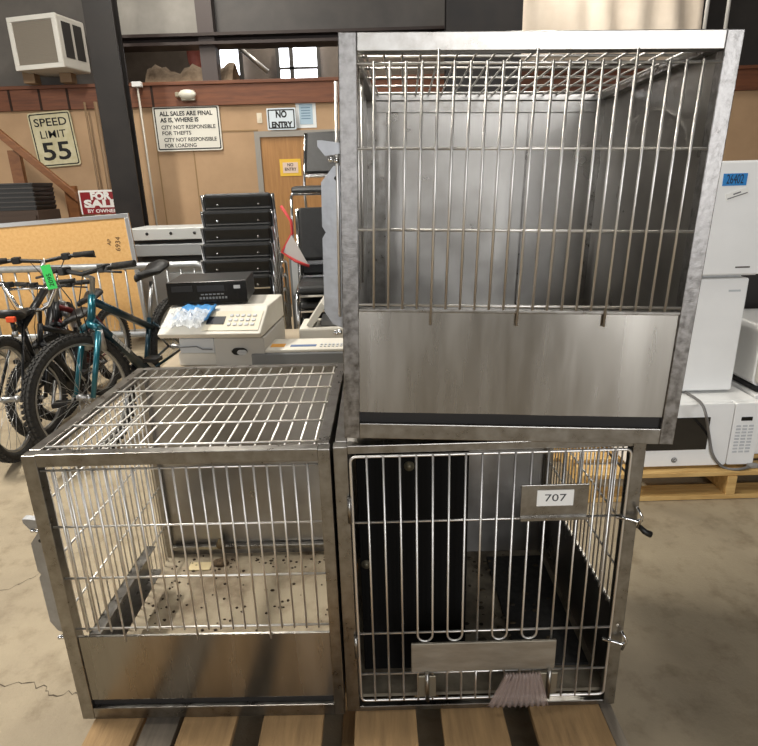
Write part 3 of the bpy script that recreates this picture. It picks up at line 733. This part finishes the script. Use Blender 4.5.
# pale steel panels stacked behind
YP = 5.35
def panel(py0, py1, px0, px1, label, m, Yp, holes):
    a = at(px0, py1, Yp); b = at(px1, py0, Yp)
    o = thing('steel_shelf', label, 'shelf', (a.x, Yp, a.z)); W_ = b.x-a.x; H_ = b.z-a.z
    MB().box((0, 0, 0), (W_, .5, H_)).build('sheet', m, o, .006)
    for k in range(holes):
        x = W_*(.25+.3*k); MB().lathe([(.014, 0), (.014, .004)], 10, Matrix.Translation((x, 0, H_*.55)) @ Matrix.Rotation(PI/2, 4, 'X')).build('hole_plug', BLACK, o)
    return o
PALE = mat('pale steel paint', 'c4c6c4', .45, .2); PALE2 = mat('grey steel paint', '9b9ea0', .45, .3)
pts_ = [(227, 241, 128, 206, 'white steel panel with bolt holes, topmost of the pile behind the barrier', PALE, 3),
        (243, 257, 132, 207, 'grey steel panel, middle of the pile behind the barrier', PALE2, 0),
        (262, 268, 136, 207, 'grey steel panel, lowest of the pile behind the barrier', mat('steel grey', '8d9092', .4, .4), 0)]
o3 = None
for a in pts_: o3 = panel(a[0], a[1], a[2], a[3], a[4], a[5], YP, a[6])
sp = thing('steel_base_cabinet', 'pale grey cabinet carrying the steel panels behind the barrier', 'cabinet', (at(136, 270, YP).x, YP+.06, 0))
zc = at(170, 268, YP).z
box('body', (0, 0, .05), (.62, .42, zc-.005), PALE, sp, .006); box('plinth', (.03, .02, 0), (.59, .40, .05), BLACK, sp); box('door', (.02, -.016, .08), (.60, 0, zc-.05), PALE2, sp, .003)
zA = at(170, 257, YP).z; 
box('spacer', (.05, .03, zc-.005), (.55, .40, at(170, 262, YP).z+.0), BLACK, sp) if False else None
# black blocks stand in for the shade in the open gaps
for k, (p0_, p1_, lab) in enumerate(((262, 257, 'black block filling the dark gap between the lower two steel panels'), (243, 241, 'black block filling the dark gap under the topmost white steel panel'))):
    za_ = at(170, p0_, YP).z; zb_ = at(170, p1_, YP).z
    tag(box('gap_fill_block', (at(140, 260, YP).x, YP+.03, za_), (at(204, 260, YP).x, YP+.45, zb_), BLACK), lab, 'block')
# far left stacked dark trays
YT = 5.9
for k in range(6):
    q = at(0, 209-4.6*k, YT); xr_ = at(34, 200, YT).x
    t_ = thing('dark_tray', 'dark plastic tray, %s from the bottom of the stack by the stair rail' % ('first', 'second', 'third', 'fourth', 'fifth', 'sixth')[k], 'tray', (xr_-.6, YT, q.z-.02), 0, 'dark trays stacked by the stair rail')
    MB().prism([(0, 0), (.6, 0), (.61, .022), (.615, .042), (-.015, .042), (-.01, .022)], 'y', 0, .38).build('tray_body', BLACK, t_, .002)
    MB().box((-.02, -.015, .03), (.62, 0, .042)).build('rim', mat('dark grey rim', '3d3a38', .4), t_, .002)
zt0 = at(0, 209, YT).z-.021
sb = thing('tray_stand', 'dark cabinet carrying the stack of trays behind the cork board', 'cabinet', (at(34, 200, YT).x-.62, YT-.01, 0))
box('body', (0, 0, .06), (.64, .42, zt0), mat('dark brown board', '3a2b20', .6), sb, .004); box('plinth', (.02, .02, 0), (.62, .4, .06), BLACK, sb); box('door', (.02, -.018, .1), (.62, -.001, zt0-.05), MC['dark brown board'], sb)

# ------------------------------------------------------------------ chairs
def make_chair(label):
    t = thing('stacking_chair', label, 'chair')      # faces -Y locally, seat front at y=-.22
    s = MB().prism([(-.22, .43), (-.205, .465), (-.1, .472), (.16, .462), (.19, .45), (.19, .425), (-.2, .42)], 'x', -.195, .195).build('seat', VINYL, t, .012)
    M = Matrix.Translation((0, .20, .56)) @ Matrix.Rotation(math.radians(-17), 4, 'X')
    MB().box((-.195, -.02, .0), (.195, .02, .32), M).build('backrest', VINYL, t, .014)
    m = MB(); m.box((-.195, -.014, -.03), (.195, .010, -.004), M); m.build('back_rail', CHROME, t, .003)
    MB().box((-.19, .0195, .236), (.19, .0235, .246), M).build('back_strip', CHROME, t)
    MB().box((-.195, -.215, .405), (.195, -.195, .419)).build('seat_glint_rail', CHROME, t, .002)  # chrome rail added to give the stacked seat fronts bright lines
    for k in (-.12, .12): MB().lathe([(.007, 0), (.008, .003), (.003, .006)], 8, M @ Matrix.Translation((k, .0195, .262)) @ Matrix.Rotation(-PI/2, 4, 'X')).build('screw', CHROME, t)
    for k in (-.12, .12): MB().lathe([(.006, 0), (.007, .003), (.003, .006)], 8, M @ Matrix.Translation((k, .010, -.017)) @ Matrix.Rotation(-PI/2, 4, 'X')).build('screw', CHROME, t)
    for s_x in (-1, 1):
        MB().tube([(s_x*.212, -.20, .012), (s_x*.208, -.17, .40), (s_x*.206, -.10, .425), (s_x*.206, .16, .43)], .011, 8).build('leg', CHROME, t)
        MB().tube([(s_x*.212, .25, .012), (s_x*.206, .17, .44), (s_x*.206, .20, .56), (s_x*.206, .29, .86)], .011, 8).build('leg', CHROME, t)
    return t
def place(t, x, y, z, rz): t.location = (x, y, z); t.rotation_euler = (0, 0, rz)
order = ('bottom', 'second', 'third', 'fourth', 'fifth', 'topmost')
xs0 = (at(199, 240, 3.75).x+at(285, 240, 3.75).x)/2
zoff = at(247, 193, 3.95).z-.865-.092*5
proto = make_chair('black vinyl chair, bottom of the stack seen from behind')
for k in range(6):
    c = proto if k == 0 else copy_tree(proto)
    c['label'] = 'black vinyl chair, %s of the six in the stack seen from behind' % ('bottom one' if k == 0 else order[k]+(' one up' if k < 5 else ''))
    c['group'] = 'chairs stacked backs to the camera'
    place(c, xs0+.004*k, 3.75+.024*k, max(0, zoff)+.092*k if zoff > 0 else .092*k, math.radians(180+3))
if zoff > .02:
    dl = thing('dolly', 'low black dolly beneath the stack of chairs seen from behind', 'dolly', (xs0, 3.75, 0)); box('deck', (-.3, -.3, zoff-.03), (.3, .35, zoff+.010), BLACK, dl, .004)
    for sx in (-.25, .25):
        for sy in (-.25, .3): box('caster', (sx-.02, sy-.02, 0), (sx+.02, sy+.02, zoff-.03), BLACK, dl)
xs1 = at(334, 250, 3.55).x
for k in range(5):
    c = copy_tree(proto); c['label'] = 'black vinyl chair, %s of the five in the stack facing forward' % ('bottom one' if k == 0 else ('topmost' if k == 4 else order[k]+' one up'))
    c['group'] = 'chairs stacked facing the camera'
    place(c, xs1, 3.5-.024*k, .092*k, math.radians(4))
# one more chair standing high on a cabinet by the door
zt2 = at(326, 127, 4.5).z; xs2 = at(334, 150, 4.5).x
cb = thing('filing_cabinet', 'dark filing cabinet by the wooden door, mostly hidden by the upper cage', 'cabinet', (xs2-.35, 4.25, 0)); zc2 = zt2-.868
box('body', (0, 0, 0), (.75, .62, zc2), MIDGREY, cb, .004)
for k in range(3): dd = box('drawer', (.02, -.018, .03+k*(zc2-.04)/3), (.73, -.001, (k+1)*(zc2-.04)/3), GREYP, cb, .003); box('handle', (.3, -.035, .1+k*(zc2-.04)/3), (.45, -.018, .12+k*(zc2-.04)/3), CHROME, dd)
c = copy_tree(proto); c['label'] = 'black vinyl chair standing high beside the wooden door behind the upper cage'; del c['group']
place(c, xs2-.09, 4.56, zc2, math.radians(-10))
# pennant between stacks
p = [at(281, 206, 3.5), at(292, 240, 3.45), at(282, 252, 3.5), at(309, 266, 3.45)]
o = thing('pennant_flag', 'white triangular pennant with red edge hanging between the chair stacks', 'flag', p[0]); L0 = p[0].copy()
q = [x-L0 for x in p]
fl_ = MB().add([q[1]+Vector((0, -.01, .03)), q[2], q[3], q[1]+Vector((0, -.004, .03)), q[2]+Vector((0, .006, 0)), q[3]+Vector((0, .006, 0))], [(0,1,2),(5,4,3),(0,3,4,1),(1,4,5,2),(2,5,3,0)]).build('cloth', mat('white flag cloth', 'c9c4c2', .8), o)
MB().tube([(0, 0, 0), q[1]*.45+Vector((.03, 0, 0)), q[1]*.8+Vector((.015, 0, 0)), q[2], q[2].lerp(q[3], .5)+Vector((0, 0, -.012)), q[3]], .009, 8).build('red_edging', mat('red binding', 'c23a3a', .6), o)

# -------------------------------------------------- office machines on desk
YD = 2.42
zd_ = gz(230, 366, 0); 
ztab = at(215, 366, YD).z
xt0 = at(160, 366, YD).x; xt1 = at(345, 366, YD).x+.5
TB = thing('folding_table', 'plain table behind the lower cages carrying office machines', 'table', (xt0, YD-.06, 0))
box('tabletop', (0, 0, ztab-.03), (xt1-xt0, .72, ztab), mat('beige laminate', 'a89a84', .5), TB, .003)
for x in (.04, xt1-xt0-.07):
    for y in (.04, .65): box('leg', (x, y, 0), (x+.03, y+.03, ztab-.03), MIDGREY, TB)
# printer
px_ = lambda px, py, Y=YD: at(px, py, Y)
xA = px_(168, 345).x; xB = px_(266, 345).x; wP = xB-xA
zP = lambda py: at(225, py, YD).z-ztab
PR = thing('laser_printer', 'beige laser printer with paper tray on the table behind the cages', 'printer', (xA, YD, ztab), math.radians(-4))
dP = .40
hP = zP(337)
lo_ = MB().prism(rrect(wP*.48, 0, wP, hP, .006), 'y', 0, dP).build('body', mat('pale grey printer', 'bcbab4', .5), PR, .004)
MB().box((.03, .02, 0), (wP*.48, dP, zP(353))).build('paper_tray', OFFWHITE, PR, .006)
MB().box((.05, .0, zP(352)), (wP*.48, dP, zP(337))).build('tray_insert', GREYP, PR, .004)
m = MB(); m.prism([(-.02, 0), (.09, .026), (.09, .030), (-.02, .006)], 'y', 0, .01)
MB().tube([(wP*.1, -.003, zP(346)), (wP*.3, -.003, zP(345)), (wP*.36, -.003, zP(348)), (wP*.46, -.003, zP(348))], .003, 6).build('tray_groove', MIDGREY, PR)
zV_ = at(205, 307, YD+.10).z-ztab; hT = zV_-.05
poly = [(-.03, hP+.008), (dP, hP+.008), (dP, zV_), (.12, zV_), (-.05, hP+.030)]
MB().prism(poly, 'x', -.02, wP).build('lid', OFFWHITE, PR, .006)
sl = math.atan2(zV_-hP-.03, .17); pm_ = Matrix.Translation((0, -.05, hP+.0305)) @ Matrix.Rotation(sl, 4, 'X')
cpn = MB().box((wP*.40, .02, .0), (wP*.97, .15, .003), pm_).build('control_panel', mat('panel beige', 'cfc8b4', .5), PR)
MB().box((wP*.42, .06, .003), (wP*.60, .11, .006), pm_).build('display', mat('dark lcd', '23252b', .3), cpn)
for i in range(5):
    for k in range(3): MB().box((wP*(.64+.06*i), .05+.03*k, .003), (wP*(.64+.06*i)+.014, .064+.03*k, .007), pm_).build('key', KEY, cpn)
MB().prism(rrect(wP*.66, hP*.42, wP*.82, hP*.66, .02), 'y', -.006, .002).build('handle_recess', BLACK, PR)
MB().prism(rrect(wP*.72, hP*.44, wP*.82, hP*.60, .012), 'y', -.012, -.006).build('handle', GREYP, PR)
# bag with blue print on the printer
vs = []; n = 14; rnd = random.Random(11)
PR_M = Matrix.Translation((xA, YD, ztab)) @ Matrix.Rotation(math.radians(-4), 4, 'Z') @ pm_
qa = [PR_M @ Vector(v) for v in ((.06, .175, .002), (.20, .17, .002), (.17, -.005, .002), (-.005, .0, .002))]
for i in range(n):
    for k in range(n):
        u = i/(n-1); v = k/(n-1); p_ = qa[0].lerp(qa[1], u).lerp(qa[3].lerp(qa[2], u), v)
        vs.append(p_+Vector((0, 0, .012+rnd.uniform(0, .012))))
fsu = [(i*n+k, (i+1)*n+k, (i+1)*n+k+1, i*n+k+1) for i in range(n-1) for k in range(n-1)]
BG = thing('plastic_bag', 'clear plastic bag with blue and white packet lying on the printer', 'bag', qa[3]); LB = qa[3].copy()
BLUE = mat('blue print wrapper', '4f8fc8', .35)
o = MB().add([v-LB for v in vs], [f for j, f in enumerate(fsu) if (j % (n-1)) < 8], True).build('packet', BLUE, BG); so = o.modifiers.new('s', 'SOLIDIFY'); so.thickness = .004
vs2 = [v-LB+Vector((0, -.004, .008+rnd.uniform(0, .014))) for v in vs]
pl_ = bpy.data.materials.new('clear plastic film'); pl_.use_nodes = True; b = pl_.node_tree.nodes['Principled BSDF']; b.inputs['Base Color'].default_value = lin('dfe2e4'); b.inputs['Roughness'].default_value = .12; b.inputs['Alpha'].default_value = .45
o = MB().add(vs2, [f for j, f in enumerate(fsu) if (j % (n-1)) >= 4], False).build('film', pl_, BG); so = o.modifiers.new('s', 'SOLIDIFY'); so.thickness = .001
MB().box((.05, .10, .04), (.10, .16, .045)).build('white_band', LABELW, BG) if False else None
# VCR / cassette deck on the printer
zV = ztab+hT+.052
xV0 = at(167, 300, YD+.10).x; xV1 = at(246, 300, YD+.10).x; wV = xV1-xV0
hV = at(205, 283, YD+.10).z-at(205, 307, YD+.10).z
VC = thing('video_recorder', 'black video recorder deck lying on top of the beige printer', 'electronics', (xV0, YD+.11, ztab+zV_+.001), math.radians(5))
zV = VC.location.z
MB().box((0, .01, .008), (wV, .29, hV)).build('case', mat('black deck case', '161514', .4), VC, .004)
MB().box((0, .0, .008), (wV, .01, hV)).build('front_panel', mat('black gloss fascia', '0e0e0e', .2), VC, .002)
fp = [o for o in bpy.data.objects if o.parent == VC and o.name.startswith('front_panel')][0]
box('tape_slot', (wV*.06, -.002, hV*.62), (wV*.32, 0, hV*.86), mat('dark slot', '1e1e1f', .3), fp); box('display', (wV*.38, -.002, hV*.6), (wV*.72, 0, hV*.85), mat('display grey', '2c2d30', .2), fp)
for k in range(9): box('button', (wV*(.40+.04*k), -.003, hV*.28), (wV*(.40+.04*k)+.009, 0, hV*.37), MIDGREY, fp)
for k in range(6): box('button', (wV*(.42+.05*k), -.003, hV*.45), (wV*(.42+.05*k)+.012, 0, hV*.5), MIDGREY, fp)
box('badge', (wV*.84, -.003, hV*.68), (wV*.92, 0, hV*.82), GREYP, fp)
for x in (.03, wV-.05):
    for y in (.03, .25): box('foot', (x, y, 0), (x+.02, y+.02, .008), BLACK, VC)
# long desk phone / scanner on the right end of the table
YF = YD-.03
xF0 = at(248, 355, YF).x; xF1 = at(345, 355, YF).x+.02; wF = xF1-xF0
FX = thing('desk_telephone', 'grey and cream desk machine with rounded front in front of the printer', 'telephone', (xF0, YF, ztab+.001), math.radians(-2))
h0 = at(300, 350, YF).z-at(300, 363, YF).z
MB().prism(rrect(0, 0, wF, .20, .03), 'z', 0, h0).build('base', MIDGREY, FX, .006)
MB().prism(rrect(.006, .006, wF-.006, .194, .028), 'z', h0, h0+.014).build('top_cover', OFFWHITE, FX, .004)
tc_ = [o for o in bpy.data.objects if o.parent == FX and o.name.startswith('top_cover')][0]
box('orange_sticker', (wF*.20, .05, h0+.014), (wF*.34, .10, h0+.0155), mat('orange sticker', 'd99a3e', .6), tc_); box('blue_strip', (wF*.40, .05, h0+.014), (wF*.66, .08, h0+.0155), mat('blue strip', '52688f', .6), tc_)
for i in range(6):
    for k in range(2): box('key', (wF*(.70+.04*i), .04+.03*k, h0+.014), (wF*(.70+.04*i)+.010, .055+.03*k, h0+.018), KEY, tc_)
# tilted paper feeder behind
q = at(300, 345, YD+.25)
SC = thing('document_feeder', 'tilted cream paper tray machine behind the grey desk machine', 'scanner', (q.x, YD+.24, ztab))
box('base', (0, 0, 0), (.24, .22, .10), OFFWHITE, SC, .01)
M = Matrix.Translation((.03, .10, .10)) @ Matrix.Rotation(math.radians(-38), 4, 'Y')
MB().box((-.03, -.07, 0), (.0, .10, .13), Matrix.Translation((.06, .08, .095)) @ Matrix.Rotation(math.radians(35), 4, 'Y')).build('feed_tray', mat('feeder cream', 'cfccc2', .5), SC, .003)
MB().box((.10, .03, .1005), (.23, .18, .13)).build('cover', MIDGREY, SC, .006)

# ---------------------------------------------------------------- bicycles
def wheel(parent, name, c, R, tire_r, xf, spokes=28, knob=True):
    n = 72
    m = MB(); m.tube([(c[0]+R_c*math.cos(2*PI*i/n), c[1], c[2]+R_c*math.sin(2*PI*i/n)) for R_c in (R-tire_r,) for i in range(n)], tire_r, 10, True)
    if knob:
        for i in range(n):
            a = 2*PI*(i+.5)/n
            for sy in (-.55, 0, .55):
                M = Matrix.Translation(c) @ Matrix.Rotation(-a-(.03 if sy == 0 else 0), 4, 'Y') @ Matrix.Translation((R-tire_r+tire_r*math.cos(sy*1.1)-.002, sy*tire_r*1.5, 0))
                m.box((-.004, -.006, -.009), (.007, .006, .009), M)
    t = m.build(name, MATBLACK, parent, 0, xf)
    r = MB(); rr = R-tire_r*2
    r.tube([(c[0]+rr*math.cos(2*PI*i/48), c[1], c[2]+rr*math.sin(2*PI*i/48)) for i in range(48)], .011, 8, True); r.build('rim', SILVER, t, 0, xf)
    s = MB()
    for i in range(spokes):
        a = 2*PI*i/spokes; sy = .028*(1 if i % 2 else -1); b2 = a+(.5 if (i//2) % 2 else -.5)
        s.tube([(c[0]+.018*math.cos(b2), c[1]+sy, c[2]+.018*math.sin(b2)), (c[0]+rr*math.cos(a), c[1], c[2]+rr*math.sin(a))], .0012, 5)
    s.build('spokes', SILVER, t, 0, xf)
    MB().lathe([(.012, -.05), (.022, -.03), (.016, -.02), (.016, .02), (.022, .03), (.012, .05)], 12, Matrix.Translation(c) @ Matrix.Rotation(PI/2, 4, 'X')).build('hub', SILVER, t, 0, xf)
    return t
def bicycle(label, loc, rotz, steer, frame_m, fork_m, R=.33, wb=1.04, bars_='flat', scale=1, tire=.026, lean=0, saddle=True, seat_h=.88, st_z=.70):
    B = thing('bicycle', label, 'bicycle', loc, rotz); B.rotation_euler = (lean, 0, rotz); B.scale = (scale,)*3
    ht = Vector((-.205, 0, .84)); hbm = Vector((-.155, 0, .695)); ax = (ht-hbm).normalized()
    Ms = Matrix.Translation(hbm) @ Matrix.Rotation(steer, 4, ax) @ Matrix.Translation(-hbm)
    S = lambda v: Ms @ Vector(v)
    I = lambda v: v
    wheel(B, 'front_wheel', (0, 0, R), R, tire, S); wheel(B, 'rear_wheel', (-wb, 0, R), R, tire, I)
    bb = Vector((-wb+.42, 0, R-.04)); st = Vector((-wb+.29+.05*(.70-st_z), 0, st_z)); rear = Vector((-wb, 0, R))
    f = MB(); f.tube([ht, hbm], .02, 12); f.build('head_tube', fork_m, B)
    f = MB()
    f.tube([hbm+Vector((0, 0, .02)), bb], .028, 12); f.tube([ht-ax*.03, st-Vector((0, 0, .06))], .022, 12); f.tube([bb, st], .016, 12)
    for s in (-1, 1):
        f.tube([bb+Vector((0, .03*s, 0)), rear+Vector((0, .06*s, 0))], .009, 8); f.tube([st+Vector((0, .02*s, -.03)), rear+Vector((0, .06*s, 0))], .008, 8)
    fr = f.build('frame', frame_m, B)
    k = MB()
    for s in (-1, 1):
        k.tube([hbm+Vector((.01, .055*s, -.03)), (.0, .062*s, R)], .017, 10, r2=.013)
    k.tube([hbm+Vector((.01, -.06, -.025)), hbm+Vector((.012, 0, .0)), hbm+Vector((.01, .06, -.025))], .02, 10)
    fk = k.build('fork', fork_m, B, 0, S)
    for s in (-1, 1): MB().tube([hbm+Vector((.01, .055*s, -.03)), hbm+Vector((.01, .055*s, -.14))], .0185, 10).build('fork_crown', SILVER, fk, 0, S)
    for s in (-1, 1): MB().box(hbm+Vector((-.0, .035*s-.008, -.10)), hbm+Vector((.04, .035*s+.008, -.04))).build('brake_arm', SILVER, fk, 0, S)
    # stem and bars
    stt = ht+ax*.09; clamp = stt+Vector((.06, 0, .03))
    stem = MB().tube([ht, stt, clamp], .014, 10).build('stem', SILVER if bars_ == 'flat' else BLACK, B, 0, S)
    if bars_ == 'flat':
        hb = MB().tube([clamp+Vector((-.06, -.31, .03)), clamp+Vector((-.02, -.14, .02)), clamp, clamp+Vector((-.02, .14, .02)), clamp+Vector((-.06, .31, .03))], .0125, 10).build('handlebar', BLACK, B, 0, S); e = .31; zt_ = .03
    else:
        hb = MB().tube([clamp+Vector((-.07, -.34, .20)), clamp+Vector((-.03, -.23, .20)), clamp+Vector((0, -.13, .03)), clamp+Vector((0, -.07, 0)), clamp+Vector((0, .07, 0)), clamp+Vector((0, .13, .03)), clamp+Vector((-.03, .23, .20)), clamp+Vector((-.07, .34, .20))], .0125, 10).build('handlebar', CHROME, B, 0, S)
        MB().tube([clamp+Vector((-.03, -.22, .155)), clamp+Vector((-.03, .22, .155))], .010, 8).build('cross_bar', CHROME, hb, 0, S); e = .34; zt_ = .20
    for s in (-1, 1):
        MB().tube([clamp+Vector((-.06, e*s, zt_)), clamp+Vector((-.035, (e-.12)*s, zt_-.004))], .018, 10).build('grip', MATBLACK, hb, 0, S)
        MB().tube([clamp+Vector((.0, (e-.13)*s, zt_-.005)), clamp+Vector((.045, (e-.10)*s, zt_-.02)), clamp+Vector((.03, (e-.01)*s, zt_-.03))], .0065, 8).build('brake_lever', BLACK, hb, 0, S)
        MB().box(clamp+Vector((-.045, (e-.17)*s-.02, zt_-.03)), clamp+Vector((.01, (e-.17)*s+.025, zt_+.012))).build('shifter', BLACK, hb, .006, S)
        MB().tube([clamp+Vector((.02, (e-.14)*s, zt_)), clamp+Vector((.09, (e-.2)*s, zt_-.02)), clamp+Vector((.08, .03*s, -.12)), hbm+Vector((.05, .02*s, -.05))], .003, 6).build('cable', BLACK, hb, 0, S)
    # seat
    sp_ = st+(st-bb).normalized()*(seat_h-.06-st.z)
    MB().tube([st-Vector((0, 0, .02)), sp_], .0135, 10).build('seat_post', SILVER, B)
    if saddle:
        z_ = seat_h-.05; x_ = sp_.x
        prof = [(-.16, .055, .05), (-.11, .08, .04), (-.03, .06, .012), (.05, .03, .010), (.13, .022, .006), (.17, .012, .0)]
        vs = []; 
        for (dx, hw, dz) in prof:
            for a in range(10):
                an = 2*PI*a/10; vs.append((x_+dx, hw*math.cos(an), z_+.02+dz+.024*math.sin(an)))
        fs = [(i*10+a, i*10+(a+1) % 10, (i+1)*10+(a+1) % 10, (i+1)*10+a) for i in range(5) for a in range(10)]+[tuple(range(10)), tuple(range(50, 60))]
        MB().add(vs, fs, True).build('saddle', BLACK, B)
    # crank
    cm = MB().lathe([(.085, -.003), (.09, 0), (.085, .003)], 24, Matrix.Translation(bb+Vector((0, -.05, 0))) @ Matrix.Rotation(PI/2, 4, 'X')).build('chainring', DKBIKE, B)
    for s in (-1, 1):
        MB().tube([bb+Vector((0, .07*s, 0)), bb+Vector((.12*s, .08*s, .11*s))], .010, 8).build('crank_arm', SILVER, cm)
        MB().box(bb+Vector((.12*s-.04, .085*s if s > 0 else -.17, .11*s-.012)), bb+Vector((.12*s+.04, .17 if s > 0 else -.085, .11*s+.012))).build('pedal', BLACK, cm, .003)
    B['hb'] = 0; del B['hb']
    return B, S, clamp
def ang(dx, dy): return math.atan2(dy, dx)
fw = gz(84, 456); fw.z = 0; fw.x += .07
B1, S1, cl1 = bicycle('teal mountain bike with dark saddle nearest the lower left cage', fw, ang(-.15, -.988), -math.radians(14), NAVY, TEAL, .335, 1.02, seat_h=.89, st_z=.60)
for sgn in (-1, 1):
    dm = MB(); pa = Vector((-.155, .0275*sgn, .715)); pb = Vector((-.60, .0275*sgn, .295))
    pd = (pb-pa).normalized(); pu = Vector((-pd.z, 0, pd.x))
    for t0, t1 in ((.28, .31), (.32, .36), (.37, .40), (.41, .46), (.47, .50), (.51, .55), (.56, .59)):
        q0 = pa.lerp(pb, t0); q1 = pa.lerp(pb, t1)
        dm.add([q0-pu*.010, q1-pu*.010, q1+pu*.010, q0+pu*.010]+[v+Vector((0, .002*sgn, 0)) for v in (q0-pu*.010, q1-pu*.010, q1+pu*.010, q0+pu*.010)], [(0,1,2,3),(7,6,5,4),(0,4,5,1),(1,5,6,2),(2,6,7,3),(3,7,4,0)])
    dm.build('decal', WHITEPT, [o for o in bpy.data.objects if o.parent == B1 and o.name.startswith('frame')][0])
# green tag hanging on the teal bike's bar
q = at(49, 277, 2.98)
tg = thing('auction_tag', 'bright green paper lot tag hanging from the teal bike handlebar', 'tag', q); tg.rotation_euler = (0, math.radians(-8), math.radians(0))
MB().box((-.025, -.001, -.062), (.025, .001, .062)).build('paper', GREENTAG, tg)
text('lettering', '2095', INK, tg, (.003, -.0018, -.015), .034, rot=(PI/2, math.radians(-90), 0), ext=.0003)
MB().tube([(0, 0, .058), (.005, .0, .085), (.0, .01, .095)], .0015, 6).build('string', LABELW, tg)
q = at(42, 318, 3.3)
B2, _, _ = bicycle('small black bike with chrome high rise handlebar left of the teal bike', Vector((q.x-.04, 3.17, 0)), ang(-.05, -.998), -math.radians(4), DKBIKE, DKBIKE, .31, .95, 'bmx', .76, seat_h=.80)
q = at(11, 320, 2.9)
rf = thing('bike_light', 'orange red bike reflector lamp at the far left among the bikes', 'bike light', q)
MB().box((-.022, -.01, -.012), (.022, .012, .016)).build('lens', ORANGE, rf, .004); MB().tube([(0, .005, -.012), (0, .01, -.06)], .011, 8).build('bracket', BLACK, rf)
MB().tube([(0, .01, -.06), (0, .01, -.09)], .014, 8).build('clamp', SILVER, rf)
B3, _, _ = bicycle('dark red bike standing behind the small chrome handlebar bike', Vector((-2.02, 3.45, 0)), ang(-.02, -1), -math.radians(4), REDP, DKBIKE, .32, .95, scale=.84, seat_h=.80)
rw = gz(24, 456); rw.z = 0; dv = Vector((-.16, .987, 0))
B4, _, _ = bicycle('black bike at the left edge with its rear wheel toward the camera', rw+dv*1.0, ang(dv.x, dv.y), math.radians(6), DKBIKE, SILVER, .33, 1.0, seat_h=.74)

# ------------------------------------------------------------------- lights
def area(name, loc, rot, sx, sy, power, col=(1, 1, 1)):
    l = bpy.data.lights.new(name, 'AREA'); l.shape = 'RECTANGLE'; l.size = sx; l.size_y = sy; l.energy = power; l.color = col
    o = bpy.data.objects.new(name, l); C.objects.link(o); o.location = loc; o.rotation_euler = rot; return o
area('bay_door_daylight', (-5.95, 2.4, 1.75), (0, -PI/2, 0), 3.3, 4.2, 70, (1, .97, .92))
for x, zc, wd, hh_, p in ((2.3, 2.0, .36, 2.8, 62), (2.98, 2.0, .2, 2.8, 34), (-.95, 2.0, .25, 2.8, 34), (1.0, 3.3, 1.8, 1.8, 78)):  # unseen rear lights, split and placed for streaks and sheen on the steel
    area('rear_reflection_light', (x, -4.85, zc), (PI/2, 0, 0), wd, hh_, p, (.97, .98, 1))
for i, (x, y, p) in enumerate(((-2.9, 2.2, 225), (1.9, 5.0, 20), (-1.8, 5.6, 86), (1.8, 6.0, 86), (-.9, 1.1, 42), (-.8, 8.6, 80))):  # last one is added to brighten the dark space behind the partition
    area('ceiling_lamp_light', (x, y, 4.55), (0, 0, 0), .3, 1.5, p, (1, .95, .86))
    fx = thing('ceiling_lamp', 'fluorescent strip lamp on the warehouse ceiling', 'lamp', (x, y, 4.6), 0, 'ceiling strip lamps')
    box('housing', (-.12, -.75, .02), (.12, .75, .2), WHITEP, fx); box('tube', (-.05, -.72, .0), (.05, .72, .02), mat('lamp tube', 'fff4e0', .4, emis=3), fx)
w = bpy.data.worlds.new('hall ambience'); sc.world = w; w.use_nodes = True
bg = w.node_tree.nodes['Background']; bg.inputs['Color'].default_value = (1, .95, .88, 1); bg.inputs['Strength'].default_value = .09
sc.view_settings.view_transform = 'Standard'; sc.view_settings.look = 'None'; sc.view_settings.gamma = 1; sc.view_settings.exposure = 0.25
sc.view_settings.use_curve_mapping = False
